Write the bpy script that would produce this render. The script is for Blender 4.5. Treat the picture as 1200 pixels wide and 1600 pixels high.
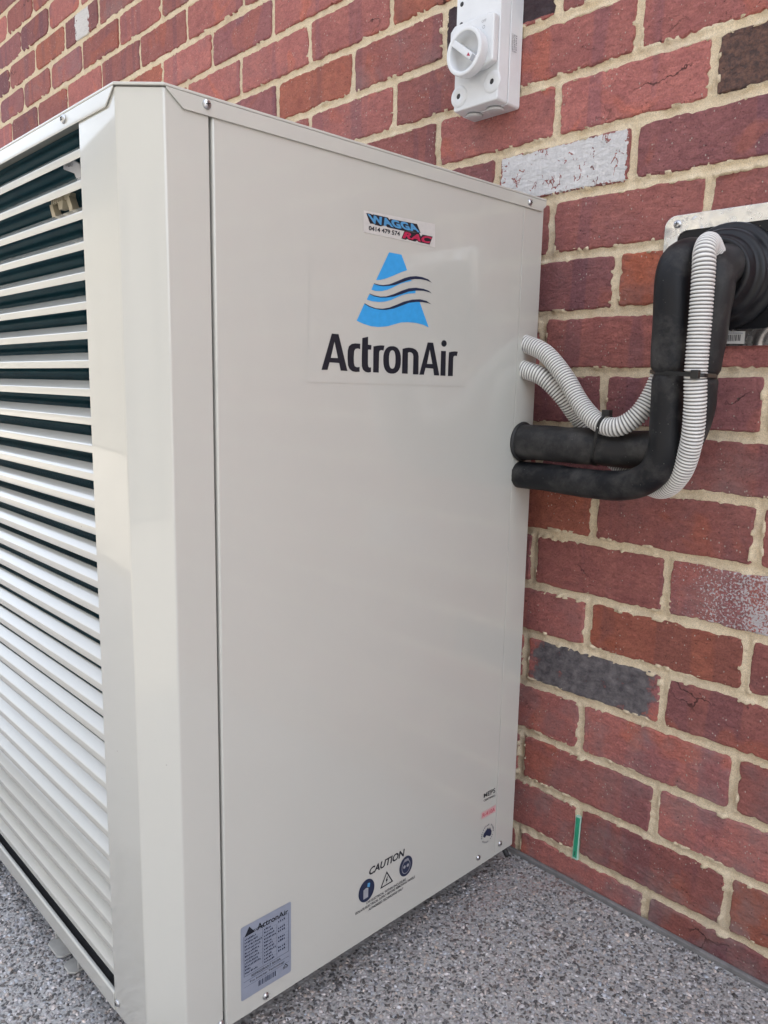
import bpy, bmesh, math, random
import numpy as np
from mathutils import Vector, Matrix

random.seed(7)
rng = np.random.default_rng(11)
scene = bpy.context.scene
COL = scene.collection
for o in list(bpy.data.objects):
    bpy.data.objects.remove(o)

# ------------------------------------------------------------------ camera
CAM = np.array([0.62143, -1.06121, 0.80158])
ROT = np.array([[0.69138456, 0.72223272, 0.01916478],
                [0.12962906, -0.09790933, -0.98671681],
                [-0.71076275, 0.68468508, -0.16131535]])      # right, down, forward
FPX = 1213.29
cam_data = bpy.data.cameras.new("camera")
cam_data.sensor_fit = 'VERTICAL'
cam_data.sensor_height = 36.0
cam_data.lens = 36.0 * FPX / 1600.0
cam_data.clip_start = 0.02
cam_data.clip_end = 400.0
cam = bpy.data.objects.new("camera", cam_data)
COL.objects.link(cam)
cam.matrix_world = Matrix([[ROT[0][i], -ROT[1][i], -ROT[2][i], CAM[i]] for i in range(3)] + [[0, 0, 0, 1]])
scene.camera = cam

# ------------------------------------------------------------------ sky, sun, exposure
SUN_EL, SUN_AZ = math.radians(52), math.radians(-38)      # sun stands behind the house
sun_dir = Vector((-math.sin(SUN_AZ) * math.cos(SUN_EL), math.cos(SUN_AZ) * math.cos(SUN_EL), math.sin(SUN_EL)))
world = bpy.data.worlds.new("World")
scene.world = world
world.use_nodes = True
wn = world.node_tree.nodes
wn.clear()
sky = wn.new('ShaderNodeTexSky')
sky.sky_type = 'NISHITA'
sky.sun_disc = False
sky.sun_elevation = SUN_EL
sky.sun_rotation = -SUN_AZ
sky.air_density = 1.0
sky.dust_density = 4.0
sky.ozone_density = 1.0
bgd = wn.new('ShaderNodeBackground')
bgd.inputs['Strength'].default_value = 0.15
wout = wn.new('ShaderNodeOutputWorld')
haze_white = wn.new('ShaderNodeHueSaturation')          # thin high cloud whitens the whole sky
haze_white.inputs['Saturation'].default_value = 0.42
world.node_tree.links.new(sky.outputs[0], haze_white.inputs['Color'])
world.node_tree.links.new(haze_white.outputs[0], bgd.inputs['Color'])
world.node_tree.links.new(bgd.outputs[0], wout.inputs['Surface'])
sun_data = bpy.data.lights.new("sun", 'SUN')
sun_data.energy = 2.0
sun_data.angle = math.radians(0.53)
sun_data.color = (1.0, 0.965, 0.91)
sun = bpy.data.objects.new("sun", sun_data)
COL.objects.link(sun)
sun.rotation_euler = sun_dir.to_track_quat('Z', 'Y').to_euler()
scene.view_settings.view_transform = 'Standard'
scene.view_settings.look = 'None'
scene.view_settings.gamma = 1.0
scene.view_settings.use_curve_mapping = False
scene.view_settings.exposure = 2.35
scene.render.engine = 'CYCLES'
try:
    scene.cycles.use_denoising = True
    scene.cycles.denoiser = 'OPENIMAGEDENOISE'
except Exception:
    pass
scene.cycles.max_bounces = 8
scene.cycles.diffuse_bounces = 4
scene.cycles.glossy_bounces = 4

def project(p):
    c = ROT @ (np.asarray(p, float) - CAM)
    return 600 + FPX * c[0] / c[2], 800 + FPX * c[1] / c[2], c[2]

# ------------------------------------------------------------------ node helpers
class NT:
    def __init__(self, name):
        self.m = bpy.data.materials.new(name)
        self.m.use_nodes = True
        self.t = self.m.node_tree
        self.t.nodes.clear()
        self.out = self.n('ShaderNodeOutputMaterial')
        self.b = self.n('ShaderNodeBsdfPrincipled')
        self.l(self.b.outputs[0], self.out.inputs[0])
    def n(self, t, **kw):
        x = self.t.nodes.new(t)
        for k, v in kw.items():
            setattr(x, k, v)
        return x
    def l(self, a, b):
        self.t.links.new(a, b)
    def put(self, sock, v):
        if isinstance(v, bpy.types.NodeSocket):
            self.l(v, sock)
        else:
            if isinstance(v, (tuple, list)) and len(v) == 3 and sock.type == 'RGBA':
                v = (*v, 1)
            sock.default_value = v
    def set(self, **kw):
        for k, v in kw.items():
            self.put(self.b.inputs[k.replace('_', ' ')], v)
        return self
    def pos(self):
        return self.n('ShaderNodeNewGeometry').outputs['Position']
    def obj(self):
        return self.n('ShaderNodeTexCoord').outputs['Object']
    def scl(self, v, s):
        x = self.n('ShaderNodeMapping')
        self.l(v, x.inputs['Vector'])
        x.inputs['Scale'].default_value = s
        return x.outputs[0]
    def noise(self, v, scale, detail=3, rough=.55, dist=0.0, out=0):
        x = self.n('ShaderNodeTexNoise')
        self.l(v, x.inputs['Vector'])
        x.inputs['Scale'].default_value = scale
        x.inputs['Detail'].default_value = detail
        x.inputs['Roughness'].default_value = rough
        x.inputs['Distortion'].default_value = dist
        return x.outputs[out]
    def voro(self, v, scale, feature='F1', out='Distance', rnd=1.0):
        x = self.n('ShaderNodeTexVoronoi', feature=feature)
        self.l(v, x.inputs['Vector'])
        x.inputs['Scale'].default_value = scale
        x.inputs['Randomness'].default_value = rnd
        return x.outputs[out]
    def ramp(self, f, stops):
        x = self.n('ShaderNodeValToRGB')
        self.l(f, x.inputs[0])
        e = x.color_ramp.elements
        while len(e) < len(stops):
            e.new(0.5)
        for el, (p, c) in zip(e, stops):
            el.position = p
            el.color = (*c, 1) if isinstance(c, (tuple, list)) else (c, c, c, 1)
        return x.outputs[0]
    def map(self, f, a, b, c=0.0, d=1.0):
        x = self.n('ShaderNodeMapRange')
        self.l(f, x.inputs[0])
        for i, v in enumerate((a, b, c, d)):
            x.inputs[i + 1].default_value = v
        return x.outputs[0]
    def mix(self, f, a, b, mode='MIX'):
        x = self.n('ShaderNodeMix', data_type='RGBA', blend_type=mode)
        self.put(x.inputs[0], f)
        self.put(x.inputs[6], a)
        self.put(x.inputs[7], b)
        return x.outputs[2]
    def math(self, op, a, b=0.0, clamp=False):
        x = self.n('ShaderNodeMath', operation=op, use_clamp=clamp)
        self.put(x.inputs[0], a)
        self.put(x.inputs[1], b)
        return x.outputs[0]
    def bump(self, h, strength=.3, dist=.002, prev=None):
        x = self.n('ShaderNodeBump')
        self.l(h, x.inputs['Height'])
        x.inputs['Strength'].default_value = strength
        x.inputs['Distance'].default_value = dist
        if prev is not None:
            self.l(prev, x.inputs['Normal'])
        self.l(x.outputs[0], self.b.inputs['Normal'])
        return x.outputs[0]
    def attr(self, name, out='Color'):
        x = self.n('ShaderNodeAttribute')
        x.attribute_name = name
        return x.outputs[out]
    def xyz(self, v):
        x = self.n('ShaderNodeSeparateXYZ')
        self.l(v, x.inputs[0])
        return x.outputs

def plain(name, col, rough=.5, metal=0.0, coat=0.0, var=0.08, nscale=60, bump=0.0, bscale=400):
    t = NT(name)
    nz = t.noise(t.pos(), nscale, 4)
    c = t.mix(t.map(nz, .3, .7), tuple(x * (1 - var) for x in col), tuple(min(1, x * (1 + var)) for x in col))
    t.set(Base_Color=c, Roughness=rough, Metallic=metal, Coat_Weight=coat, Coat_Roughness=.08)
    if bump:
        t.bump(t.noise(t.pos(), bscale, 3), bump, .001)
    return t.m

M = {}
# powder coated steel: thin gloss coat with faint orange peel, a few specks and drips
t = NT("cabinet_paint")
p = t.pos()
dust = t.map(t.noise(p, 5, 5, .6), .35, .75)
c = t.mix(dust, (.508, .506, .466), (.496, .494, .454))
speck = t.ramp(t.voro(p, 26), [(0.0, 1.0), (.018, 1.0), (.026, 0.0), (1, 0.0)])
sp2 = t.math('MULTIPLY', speck, t.math('GREATER_THAN', t.noise(p, 9, 0), .62))
c = t.mix(t.math('MULTIPLY', sp2, .5), c, (.2, .18, .16))
t.set(Base_Color=c, Roughness=.24, Coat_Weight=.85, Coat_Roughness=.035)
bb = t.bump(t.noise(p, 1100, 2), .03, .0005)
t.bump(t.noise(p, 9, 2), .06, .006, bb)
M['paint'] = t.m
M['paint_edge'] = M['paint']
M['dark_void'] = plain("painted_shade", (.03, .03, .032), .7)  # near-black colour stands in for shade inside gaps, slots and holes
M['zinc'] = plain("zinc_screw", (.55, .56, .58), .32, 1.0, var=.15, nscale=300)
M['steel_foot'] = plain("galvanised_foot", (.52, .51, .48), .4, .3, var=.1)
M['rubber'] = plain("black_rubber", (.018, .018, .019), .55, var=.2, bump=.1)
M['tie'] = plain("black_nylon", (.012, .012, .012), .38, var=.1)
M['plug'] = plain("grey_plug", (.56, .565, .57), .4, var=.03)

# coil: dark teal coated aluminium fins
t = NT("coil_fins")
p = t.pos()
x, y, z = t.xyz(p)
fin = t.math('SINE', t.math('MULTIPLY', x, 2 * math.pi / .0019))
row = t.math('SINE', t.math('MULTIPLY', z, 2 * math.pi / .0127))
c = t.mix(t.map(t.noise(p, 25, 4), .3, .7), (.005, .044, .068), (.009, .062, .088))
c = t.mix(t.map(fin, .2, 1, 0, .75), c, (.004, .014, .02))
t.set(Base_Color=c, Roughness=.5, Metallic=0.0, Specular_IOR_Level=.12)
t.bump(fin, .5, .0006)
M['coil'] = t.m

# black foam pipe sleeve, finely ribbed and dusty
for fname, add in (('foam', 0.0), ('foam_dusty', .16)):
    t = NT(fname + "_sleeve")
    p = t.pos()
    dust = t.map(t.noise(p, 19, 6, .68), .46, .74)
    c = t.mix(t.math('ADD', t.math('MULTIPLY', dust, .7), add, True), (.0055, .0062, .0085), (.10, .095, .09))
    fl = t.ramp(t.voro(p, 190), [(0, 1.0), (.07, 1.0), (.12, 0.0), (1, 0.0)])
    c = t.mix(t.math('MULTIPLY', fl, t.math('MULTIPLY', t.math('GREATER_THAN', t.noise(p, 60, 0), .64), .5)), c, (.25, .24, .22))
    t.set(Base_Color=c, Roughness=t.map(dust, 0, 1, .5, .8), Specular_IOR_Level=.32)
    b1 = t.bump(t.noise(t.scl(p, (1, 1, 1)), 700, 3), .12, .001)
    t.bump(t.noise(p, 35, 3), .12, .004, b1)
    M[fname] = t.m

t = NT("conduit_plastic")
p = t.pos()
gr = t.attr("groove_shade", 'Fac')
c = t.mix(t.map(t.noise(p, 30, 4), .35, .75), (.78, .77, .745), (.70, .69, .665))
c = t.mix(t.math('MULTIPLY', gr, .96), c, (.035, .035, .035))  # shade between the ridges painted into the colour
t.set(Base_Color=c, Roughness=.42)
M['conduit'] = t.m

t = NT("switch_plastic")
p = t.pos()
c = t.mix(t.map(t.noise(p, 40, 4), .3, .8), (.72, .735, .75), (.66, .675, .69))
t.set(Base_Color=c, Roughness=.3, Coat_Weight=.25, Coat_Roughness=.1)
M['switch'] = t.m

t = NT("aluminium_flashing")
p = t.pos()
nz = t.noise(t.scl(p, (1, 1, 1)), 28, 4, .6, 1.2)
c = t.mix(t.map(nz, .3, .7), (.68, .70, .72), (.9, .9, .9))
t.set(Base_Color=c, Metallic=1.0, Roughness=t.map(t.noise(p, 60, 4), .3, .7, .16, .32))
t.bump(t.noise(p, 17, 2, .5, 1.2), .55, .008)
M['alu'] = t.m

t = NT("silicone_boot")
p = t.pos()
c = t.mix(t.map(t.noise(p, 30, 4), .4, .8), (.005, .0055, .008), (.014, .014, .016))
t.set(Base_Color=c, Roughness=.4, Specular_IOR_Level=.35)
M['boot'] = t.m

# ---- bricks
def brick_mat(name, special=None):
    t = NT(name)
    p = t.pos()
    ox, oy, oz = t.xyz(t.obj())
    tint = t.attr("tint")
    haze = t.attr("tint", 'Alpha')
    band = t.noise(t.scl(p, (1, 1, .10)), 15, 2, .5)
    mott = t.noise(p, 26, 6, .65)
    c = t.mix(t.map(mott, .38, .72), tint, t.mix(.8, tint, (.72, .66, .74), 'MULTIPLY'))
    c = t.mix(t.map(band, .55, .585, 0, .62), c, t.mix(1.0, tint, (.66, .74, .92), 'MULTIPLY'))
    c = t.mix(t.map(t.noise(p, 9, 3, .5, .6), .58, .64, 0, .5), c, t.mix(1.0, tint, (1.25, 1.0, .72), 'MULTIPLY'))
    fine = t.noise(p, 380, 5, .75)
    c = t.mix(.6, c, t.mix(1.0, c, t.ramp(fine, [(.25, .35), (.5, 1.0), (.75, 1.5)]), 'MULTIPLY'))
    # mineral grey bloom
    hz = t.math('MULTIPLY', t.map(t.noise(p, 13, 5, .6), .46, .66), haze)
    c = t.mix(t.math('MULTIPLY', hz, .6), c, (.33, .26, .255))
    dark_pit = t.ramp(t.noise(p, 230, 3, .6), [(.0, 1.0), (.28, 1.0), (.36, 0.0), (1, 0)])
    c = t.mix(t.math('MULTIPLY', dark_pit, .65), c, (.03, .014, .014))
    wh = t.math('MULTIPLY', t.ramp(t.voro(t.scl(p, (1.0, 1, .7)), 190), [(0, 1.0), (.13, 1.0), (.2, 0.0), (1, 0.0)]),
                t.math('GREATER_THAN', t.noise(p, 31, 3), .555))
    c = t.mix(t.math('MULTIPLY', wh, .8), c, (.6, .52, .45))
    ck = t.voro(t.scl(t.mix(.05, p, t.noise(p, 22, 4, .6, 0.0, 1)), (.4, 1, 1.1)), 17, 'DISTANCE_TO_EDGE')
    crack = t.math('MULTIPLY', t.map(ck, .008, .022, 1, 0), t.map(t.noise(p, 7, 2), .60, .66))
    c = t.mix(t.math('MULTIPLY', crack, .8), c, (.03, .012, .012))
    c = t.mix(.35, c, t.mix(1.0, c, t.ramp(t.noise(t.scl(p, (1, 1, 1.5)), 85, 6, .7, .5), [(.3, .5), (.5, 1.0), (.72, 1.45)]), 'MULTIPLY'))
    rough = .82
    warp = t.noise(p, 30, 4, .6, 0.0)
    if special == 'white':
        edge = t.math('MAXIMUM', t.math('SUBTRACT', t.math('ABSOLUTE', ox), .1125), t.math('SUBTRACT', t.math('ABSOLUTE', oz), .0345))
        ed = t.math('GREATER_THAN', t.math('ADD', edge, t.math('MULTIPLY', t.math('SUBTRACT', t.noise(p, 120, 4), .5), .014)), 0.0)
        cr = t.voro(t.scl(t.mix(.02, p, t.noise(p, 60, 3, .6, 0.0, 1)), (1, 1, .45)), 88, 'DISTANCE_TO_EDGE')
        crk = t.math('MULTIPLY', t.math('LESS_THAN', cr, .05), t.math('GREATER_THAN', t.noise(p, 40, 3), .58))
        grn = t.map(t.noise(t.scl(p, (2.4, 1, .7)), 120, 4, .7), .3, .75)
        w = t.mix(grn, (.70, .685, .69), (.86, .85, .85))
        m = t.math('SUBTRACT', 1.0, t.math('MAXIMUM', ed, crk))
        c = t.mix(m, c, w)
    elif special == 'half_white':
        g = t.math('ADD', t.map(ox, -.1, .1, -.24, .34), t.math('MULTIPLY', t.math('SUBTRACT', t.noise(p, 300, 4, .65), .5), 2.2))
        g = t.math('ADD', g, t.math('MULTIPLY', t.math('SUBTRACT', warp, .5), .6))
        c = t.mix(t.math('GREATER_THAN', g, 0.06), c, (.60, .56, .57))
    elif special == 'strip_white':
        g = t.math('LESS_THAN', t.math('ABSOLUTE', t.math('ADD', t.math('SUBTRACT', ox, .01), t.math('MULTIPLY', t.math('SUBTRACT', t.noise(p, 90, 3), .5), .04))), .045)
        c = t.mix(g, c, (.7, .68, .66))
    elif special == 'dark':
        g = t.math('ADD', t.map(t.math('ABSOLUTE', t.math('SUBTRACT', ox, .002)), .118, .085, -.2, .75), t.math('MULTIPLY', t.math('SUBTRACT', t.noise(p, 30, 7, .74), .5), 4.6))
        dk = t.mix(t.map(t.noise(p, 60, 5, .7), .35, .7), (.085, .078, .088), (.26, .235, .24))
        c = t.mix(t.map(g, -.15, .35), c, dk)
    elif special == 'black':
        dk = t.mix(t.map(t.noise(p, 70, 5, .7), .35, .7), (.014, .015, .022), (.05, .05, .06))
        c = t.mix(t.map(t.math('ADD', t.noise(p, 18, 4), t.map(oz, -.03, -.038, 0, .5)), .66, .74, .93, 0), c, dk)
    elif special == 'burnt':
        dk = t.mix(t.map(t.noise(p, 150, 5, .75), .4, .65), (.07, .052, .05), (.21, .115, .085))
        c = t.mix(.94, c, dk)
        c = t.mix(t.map(ox, -.035, -.028), c, (.035, .034, .04))
        c = t.mix(t.map(ox, .005, .01), c, dk)
    t.set(Base_Color=c, Roughness=rough, Specular_IOR_Level=.35)
    crease = t.noise(t.scl(p, (1, 1, 1.7)), 55, 6, .72, 1.2)
    b1 = t.bump(crease, 1.0, .006)
    b2 = t.bump(fine, .8, .002, b1)
    t.bump(dark_pit, -.6, .0012, b2)
    return t.m
for k in (None, 'white', 'half_white', 'strip_white', 'dark', 'black', 'burnt'):
    M['brick_' + (k or 'red')] = brick_mat('brick_' + (k or 'red'), k)

t = NT("sand_mortar")
p = t.pos()
n1 = t.noise(p, 60, 5, .65)
n2 = t.noise(p, 750, 3, .7)
c = t.mix(t.map(n1, .3, .72), (.64, .525, .36), (.75, .635, .465))
c = t.mix(.8, c, t.mix(1.0, c, t.ramp(n2, [(.25, .45), (.5, 1.0), (.75, 1.35)]), 'MULTIPLY'))
grime = t.map(t.noise(p, 24, 6, .7), .52, .72)
c = t.mix(t.math('MULTIPLY', grime, .4), c, (.40, .30, .22))
c = t.mix(t.map(t.noise(p, 7, 4), .55, .75, 0, .4), c, (.55, .47, .37))
t.set(Base_Color=c, Roughness=.92, Specular_IOR_Level=.25)
b1 = t.bump(n2, .65, .0014)
t.bump(t.noise(p, 170, 4, .6), .5, .003, b1)
M['mortar'] = t.m

# ---- ground
t = NT("aggregate_cement")
p = t.pos()
v = t.voro(p, 170, 'F1', 'Color')
vd = t.voro(p, 170)
sep = t.n('ShaderNodeSeparateColor')
t.l(v, sep.inputs[0])
c = t.ramp(sep.outputs[0], [(0, .06), (.25, .09), (.3, .28), (.75, .38), (.9, .5), (1, .6)])
c = t.mix(t.map(vd, .3, .6), c, t.mix(t.map(t.noise(p, 500, 3), .3, .7), (.34, .33, .325), (.46, .45, .44)))
stain = t.map(t.noise(p, 5, 4), .45, .7, 0, .35)
c = t.mix(stain, c, (.3, .29, .28))
t.set(Base_Color=c, Roughness=.75)
t.bump(t.math('SUBTRACT', 1.0, vd), .5, .003)
M['aggregate'] = t.m
t = NT("pebble_stone")
p = t.pos()
c = t.mix(1.0, t.attr("stone"), (1.06, 1.0, .97), 'MULTIPLY')
c = t.mix(.5, c, t.mix(1.0, c, t.ramp(t.noise(p, 600, 3, .6), [(.25, .55), (.5, 1.0), (.8, 1.35)]), 'MULTIPLY'))
x, y, z = t.xyz(p)
pink = t.math('MULTIPLY', t.map(t.noise(p, 16, 4), .42, .62), t.math('MULTIPLY', t.map(y, -.34, -.03), t.map(x, .12, -.06)))
c = t.mix(t.math('MULTIPLY', pink, .55), c, (.34, .21, .18))
t.set(Base_Color=c, Roughness=t.map(t.noise(p, 90, 2), .3, .7, .28, .6))
t.bump(t.noise(p, 900, 2), .25, .0006)
M['pebble'] = t.m
M['soil'] = plain("pale_gravel_yard", (.27, .25, .215), .9, var=.2, nscale=4, bump=.4, bscale=60)
M['strip'] = plain("grey_foam_strip", (.19, .185, .185), .8, var=.25, nscale=45, bump=.3, bscale=200)
M['house_wall'] = plain("added_house_brick", (.215, .20, .17), .85, var=.2, nscale=8)
M['house_roof'] = plain("added_house_tiles", (.12, .10, .09), .8, var=.2, nscale=5)
M['house_glass'] = plain("added_house_glass", (.03, .035, .04), .08)
M['soffit'] = plain("soffit_paint", (.72, .7, .66), .6)
M['fence'] = plain("cream_fence_paint", (.21, .20, .18), .5)

t = NT("weep_green")
t.set(Base_Color=t.mix(t.map(t.noise(t.pos(), 120, 4), .3, .7), (.02, .29, .16), (.035, .36, .21)), Roughness=.45)
M['weep'] = t.m
M['weep_rim'] = plain("weep_rim", (.42, .62, .52), .5)
def ink(name, col, rough=.4):
    return plain(name, col, rough, var=.05, nscale=150)
M['ink_black'] = ink("ink_black", (.009, .011, .019))
M['ink_navy'] = ink("ink_navy", (.012, .02, .055))
M['ink_blue'] = ink("ink_blue", (.035, .32, .70))
M['ink_sky'] = ink("ink_sky", (.075, .27, .50))
M['ink_red'] = ink("ink_crimson", (.42, .018, .07))
M['ink_pink'] = ink("ink_pink", (.56, .33, .33))
M['ink_pink_text'] = ink("ink_pink_text", (.50, .09, .13))
M['ink_grey'] = ink("ink_grey", (.30, .31, .33))
M['label_white'] = ink("label_white", (.545, .53, .505))
M['label_silver'] = plain("label_silver", (.27, .30, .37), .35, .15, var=.06, nscale=30)
M['film'] = plain("clear_film", (.504, .502, .462), .23, 0, .85, var=.008)
M['tag'] = plain("white_tag", (.62, .64, .7), .5)
M['clip'] = plain("tan_clip", (.52, .47, .36), .45)

# ------------------------------------------------------------------ object helpers
def tag(o, label=None, cat=None, group=None, kind=None):
    for k, v in (('label', label), ('category', cat), ('group', group), ('kind', kind)):
        if v:
            o[k] = v
    return o
def empty(name, loc):
    o = bpy.data.objects.new(name, None)
    o.empty_display_size = .05
    o.location = loc
    COL.objects.link(o)
    return o
def wloc(o):
    v = Vector((0, 0, 0))
    while o is not None:
        v = v + o.location
        o = o.parent
    return v
def link_mesh(name, me, mat, parent=None, origin=None):
    """mesh data is in world metres; the object keeps its own origin"""
    if mat is not None and len(me.materials) == 0:
        me.materials.append(M[mat] if isinstance(mat, str) else mat)
    o = bpy.data.objects.new(name, me)
    COL.objects.link(o)
    base = Vector(origin) if origin is not None else Vector((0, 0, 0))
    if origin is not None:
        me.transform(Matrix.Translation(-base))
    if parent is not None:
        o.parent = parent
        o.location = base - wloc(parent)
    else:
        o.location = base
    return o
def mesh(name, verts, faces, mat, parent=None, smooth=False, bevel=0, seg=2, wn=False, origin=None):
    me = bpy.data.meshes.new(name)
    me.from_pydata([tuple(v) for v in verts], [], faces)
    me.update()
    if smooth:
        me.polygons.foreach_set('use_smooth', [True] * len(me.polygons))
    o = link_mesh(name, me, mat, parent, origin)
    if bevel:
        m = o.modifiers.new('bevel', 'BEVEL')
        m.width = bevel
        m.segments = seg
        m.limit_method = 'ANGLE'
        m.angle_limit = math.radians(35)
        m.harden_normals = False
        me.polygons.foreach_set('use_smooth', [True] * len(me.polygons))
        wn = True
    if wn:
        w = o.modifiers.new('normals', 'WEIGHTED_NORMAL')
        w.keep_sharp = True
    return o
class G:
    """collects shapes for one mesh"""
    def __init__(s):
        s.v, s.f = [], []
    def add(s, v, f):
        k = len(s.v)
        s.v += [tuple(q) for q in v]
        s.f += [tuple(i + k for i in q) for q in f]
        return s
    def box(s, a, b):
        (x0, y0, z0), (x1, y1, z1) = a, b
        v = [(x, y, z) for z in (z0, z1) for y in (y0, y1) for x in (x0, x1)]
        return s.add(v, [(0, 2, 3, 1), (4, 5, 7, 6), (0, 1, 5, 4), (2, 6, 7, 3), (0, 4, 6, 2), (1, 3, 7, 5)])
    def prism(s, poly, fn0, fn1):
        n = len(poly)
        v = [fn0(*q) for q in poly] + [fn1(*q) for q in poly]
        return s.add(v, [tuple(range(n))[::-1], tuple(range(n, 2 * n))] + [(i, (i + 1) % n, n + (i + 1) % n, n + i) for i in range(n)])
    def lathe(s, prof, centre, axis, n=32, cap=True):
        ax = Vector(axis).normalized()
        u = ax.orthogonal().normalized()
        w = ax.cross(u)
        v = []
        for r, h in prof:
            for i in range(n):
                t = 2 * math.pi * i / n
                q = Vector(centre) + ax * h + (u * math.cos(t) + w * math.sin(t)) * r
                v.append(tuple(q))
        f = []
        for k in range(len(prof) - 1):
            for i in range(n):
                j = (i + 1) % n
                f.append((k * n + i, k * n + j, (k + 1) * n + j, (k + 1) * n + i))
        if cap:
            f.append(tuple(range(n))[::-1])
            f.append(tuple(range((len(prof) - 1) * n, len(prof) * n)))
        return s.add(v, f)
    def make(s, name, mat, parent=None, **kw):
        return mesh(name, s.v, s.f, mat, parent, **kw)

def fillet(pts, radii, n=5):
    """round the corners of an open 2D polyline"""
    out = [tuple(pts[0])]
    for i in range(1, len(pts) - 1):
        p0, p1, p2 = (Vector(q) for q in pts[i - 1:i + 2])
        r = radii[i]
        if r <= 0:
            out.append(tuple(p1))
            continue
        a, b = (p0 - p1).normalized(), (p2 - p1).normalized()
        ang = a.angle(b)
        d = min(r / math.tan(ang / 2), (p0 - p1).length * .49, (p2 - p1).length * .49)
        s, e = p1 + a * d, p1 + b * d
        for k in range(n + 1):
            q = k / n
            out.append(tuple((1 - q) ** 2 * s + 2 * q * (1 - q) * p1 + q * q * e))
    out.append(tuple(pts[-1]))
    return out
def sheet(name, prof, z0, z1, mat, parent, thick=.0012):
    """folded sheet metal: plan profile (x, y) raised from z0 to z1"""
    n = len(prof)
    v = [(x, y, z0) for x, y in prof] + [(x, y, z1) for x, y in prof]
    f = [(i, i + 1, n + i + 1, n + i) for i in range(n - 1)]
    o = mesh(name, v, f, mat, parent, smooth=True)
    m = o.modifiers.new('thickness', 'SOLIDIFY')
    m.thickness = thick
    m.offset = -1
    w = o.modifiers.new('normals', 'WEIGHTED_NORMAL')
    w.keep_sharp = True
    return o

def catmull(P, step):
    P = [np.array(q, float) for q in P]
    P = [2 * P[0] - P[1]] + P + [2 * P[-1] - P[-2]]
    dense = []
    for i in range(1, len(P) - 2):
        a, b, c, d = P[i - 1:i + 3]
        for t in np.linspace(0, 1, 40, endpoint=False):
            dense.append(.5 * (2 * b + (c - a) * t + (2 * a - 5 * b + 4 * c - d) * t * t + (3 * b - a - 3 * c + d) * t ** 3))
    dense.append(P[-2])
    dense = np.array(dense)
    for _ in range(12):                                   # relax kinks
        dense[1:-1] = .25 * dense[:-2] + .5 * dense[1:-1] + .25 * dense[2:]
    s = np.concatenate([[0], np.cumsum(np.linalg.norm(np.diff(dense, axis=0), axis=1))])
    n = max(2, int(round(s[-1] / step)))
    q = np.linspace(0, s[-1], n + 1)
    return np.stack([np.interp(q, s, dense[:, k]) for k in range(3)], 1), q
def frames(C):
    T = np.gradient(C, axis=0)
    T /= np.linalg.norm(T, axis=1)[:, None]
    u = np.cross(T[0], [0.3, .2, .9])
    u /= np.linalg.norm(u)
    U = []
    for k in T:
        u = u - k * (u @ k)
        u /= np.linalg.norm(u)
        U.append(u.copy())
    U = np.array(U)
    return T, U, np.cross(T, U)
def tube(name, path, radius, mat, parent=None, step=.004, n=24, ridge=None, pinch=(), noise=0.0, origin=None, swell=None):
    C, s = catmull(path, step if not ridge else ridge / 6)
    T, U, W = frames(C)
    th = np.linspace(0, 2 * math.pi, n, endpoint=False)
    r = np.full(len(C), radius)
    g = np.zeros(len(C))
    if ridge:
        ph = np.arange(len(C)) % 6
        lut = np.array([.0, .55, .95, 1.0, .95, .55])
        r = radius - .0021 * (1 - lut[ph])
        g = np.array([1.0, .55, 0, 0, 0, .55])[ph]
    if swell:
        r = r * (1 + swell[1] / (1 + np.exp(-(C[:, 2] - swell[0]) / .0015)))
    for pos, wdt, dep in pinch:
        k = np.argmin(np.linalg.norm(C - np.array(pos), axis=1))
        r = r * (1 - dep * np.exp(-((s - s[k]) / wdt) ** 2))
    V = C[:, None] + r[:, None, None] * (np.cos(th)[None, :, None] * U[:, None] + np.sin(th)[None, :, None] * W[:, None])
    if noise:
        ph = rng.uniform(0, 6, 6)
        amp = noise * (np.sin(s[:, None] * 70 + ph[0] + 2 * np.sin(th + ph[1])) + np.sin(s[:, None] * 131 + ph[2] + th * 2 + ph[3]) * .6)
        V += (V - C[:, None]) / r[:, None, None] * amp[..., None]
    m = len(C)
    V = V.reshape(-1, 3)
    F = [(k * n + i, k * n + (i + 1) % n, (k + 1) * n + (i + 1) % n, (k + 1) * n + i) for k in range(m - 1) for i in range(n)]
    F.append(tuple(range(n))[::-1])
    F.append(tuple(range((m - 1) * n, m * n)))
    o = mesh(name, V.tolist(), F, mat, parent, smooth=True, origin=origin)
    if ridge:
        at = o.data.attributes.new("groove_shade", 'FLOAT', 'POINT')
        at.data.foreach_set('value', np.repeat(g, n).astype(np.float32))
    return o, C

# ---- flat printed shapes ---------------------------------------------------
def curve_mesh(curve):
    ob = bpy.data.objects.new('tmp', curve)
    me = bpy.data.meshes.new_from_object(ob)
    bpy.data.objects.remove(ob)
    return me
def poly_mesh(loops):
    """filled 2D loops, inner loops cut holes"""
    cu = bpy.data.curves.new('tmp', 'CURVE')
    cu.dimensions = '2D'
    cu.fill_mode = 'BOTH'
    for L in loops:
        sp = cu.splines.new('POLY')
        sp.points.add(len(L) - 1)
        for q, (a, b) in zip(sp.points, L):
            q.co = (a, b, 0, 1)
        sp.use_cyclic_u = True
    return curve_mesh(cu)
def text_mesh(body, bold=0.0, spacing=1.0):
    cu = bpy.data.curves.new('tmp', 'FONT')
    cu.body = body
    cu.offset = bold
    cu.space_character = spacing
    cu.resolution_u = 3
    me = curve_mesh(cu)
    co = np.array([v.co[:2] for v in me.vertices])
    lo, hi = co.min(0), co.max(0)
    uv = (co - lo) / (hi - lo)
    return uv, [tuple(p.vertices) for p in me.polygons]
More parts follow.
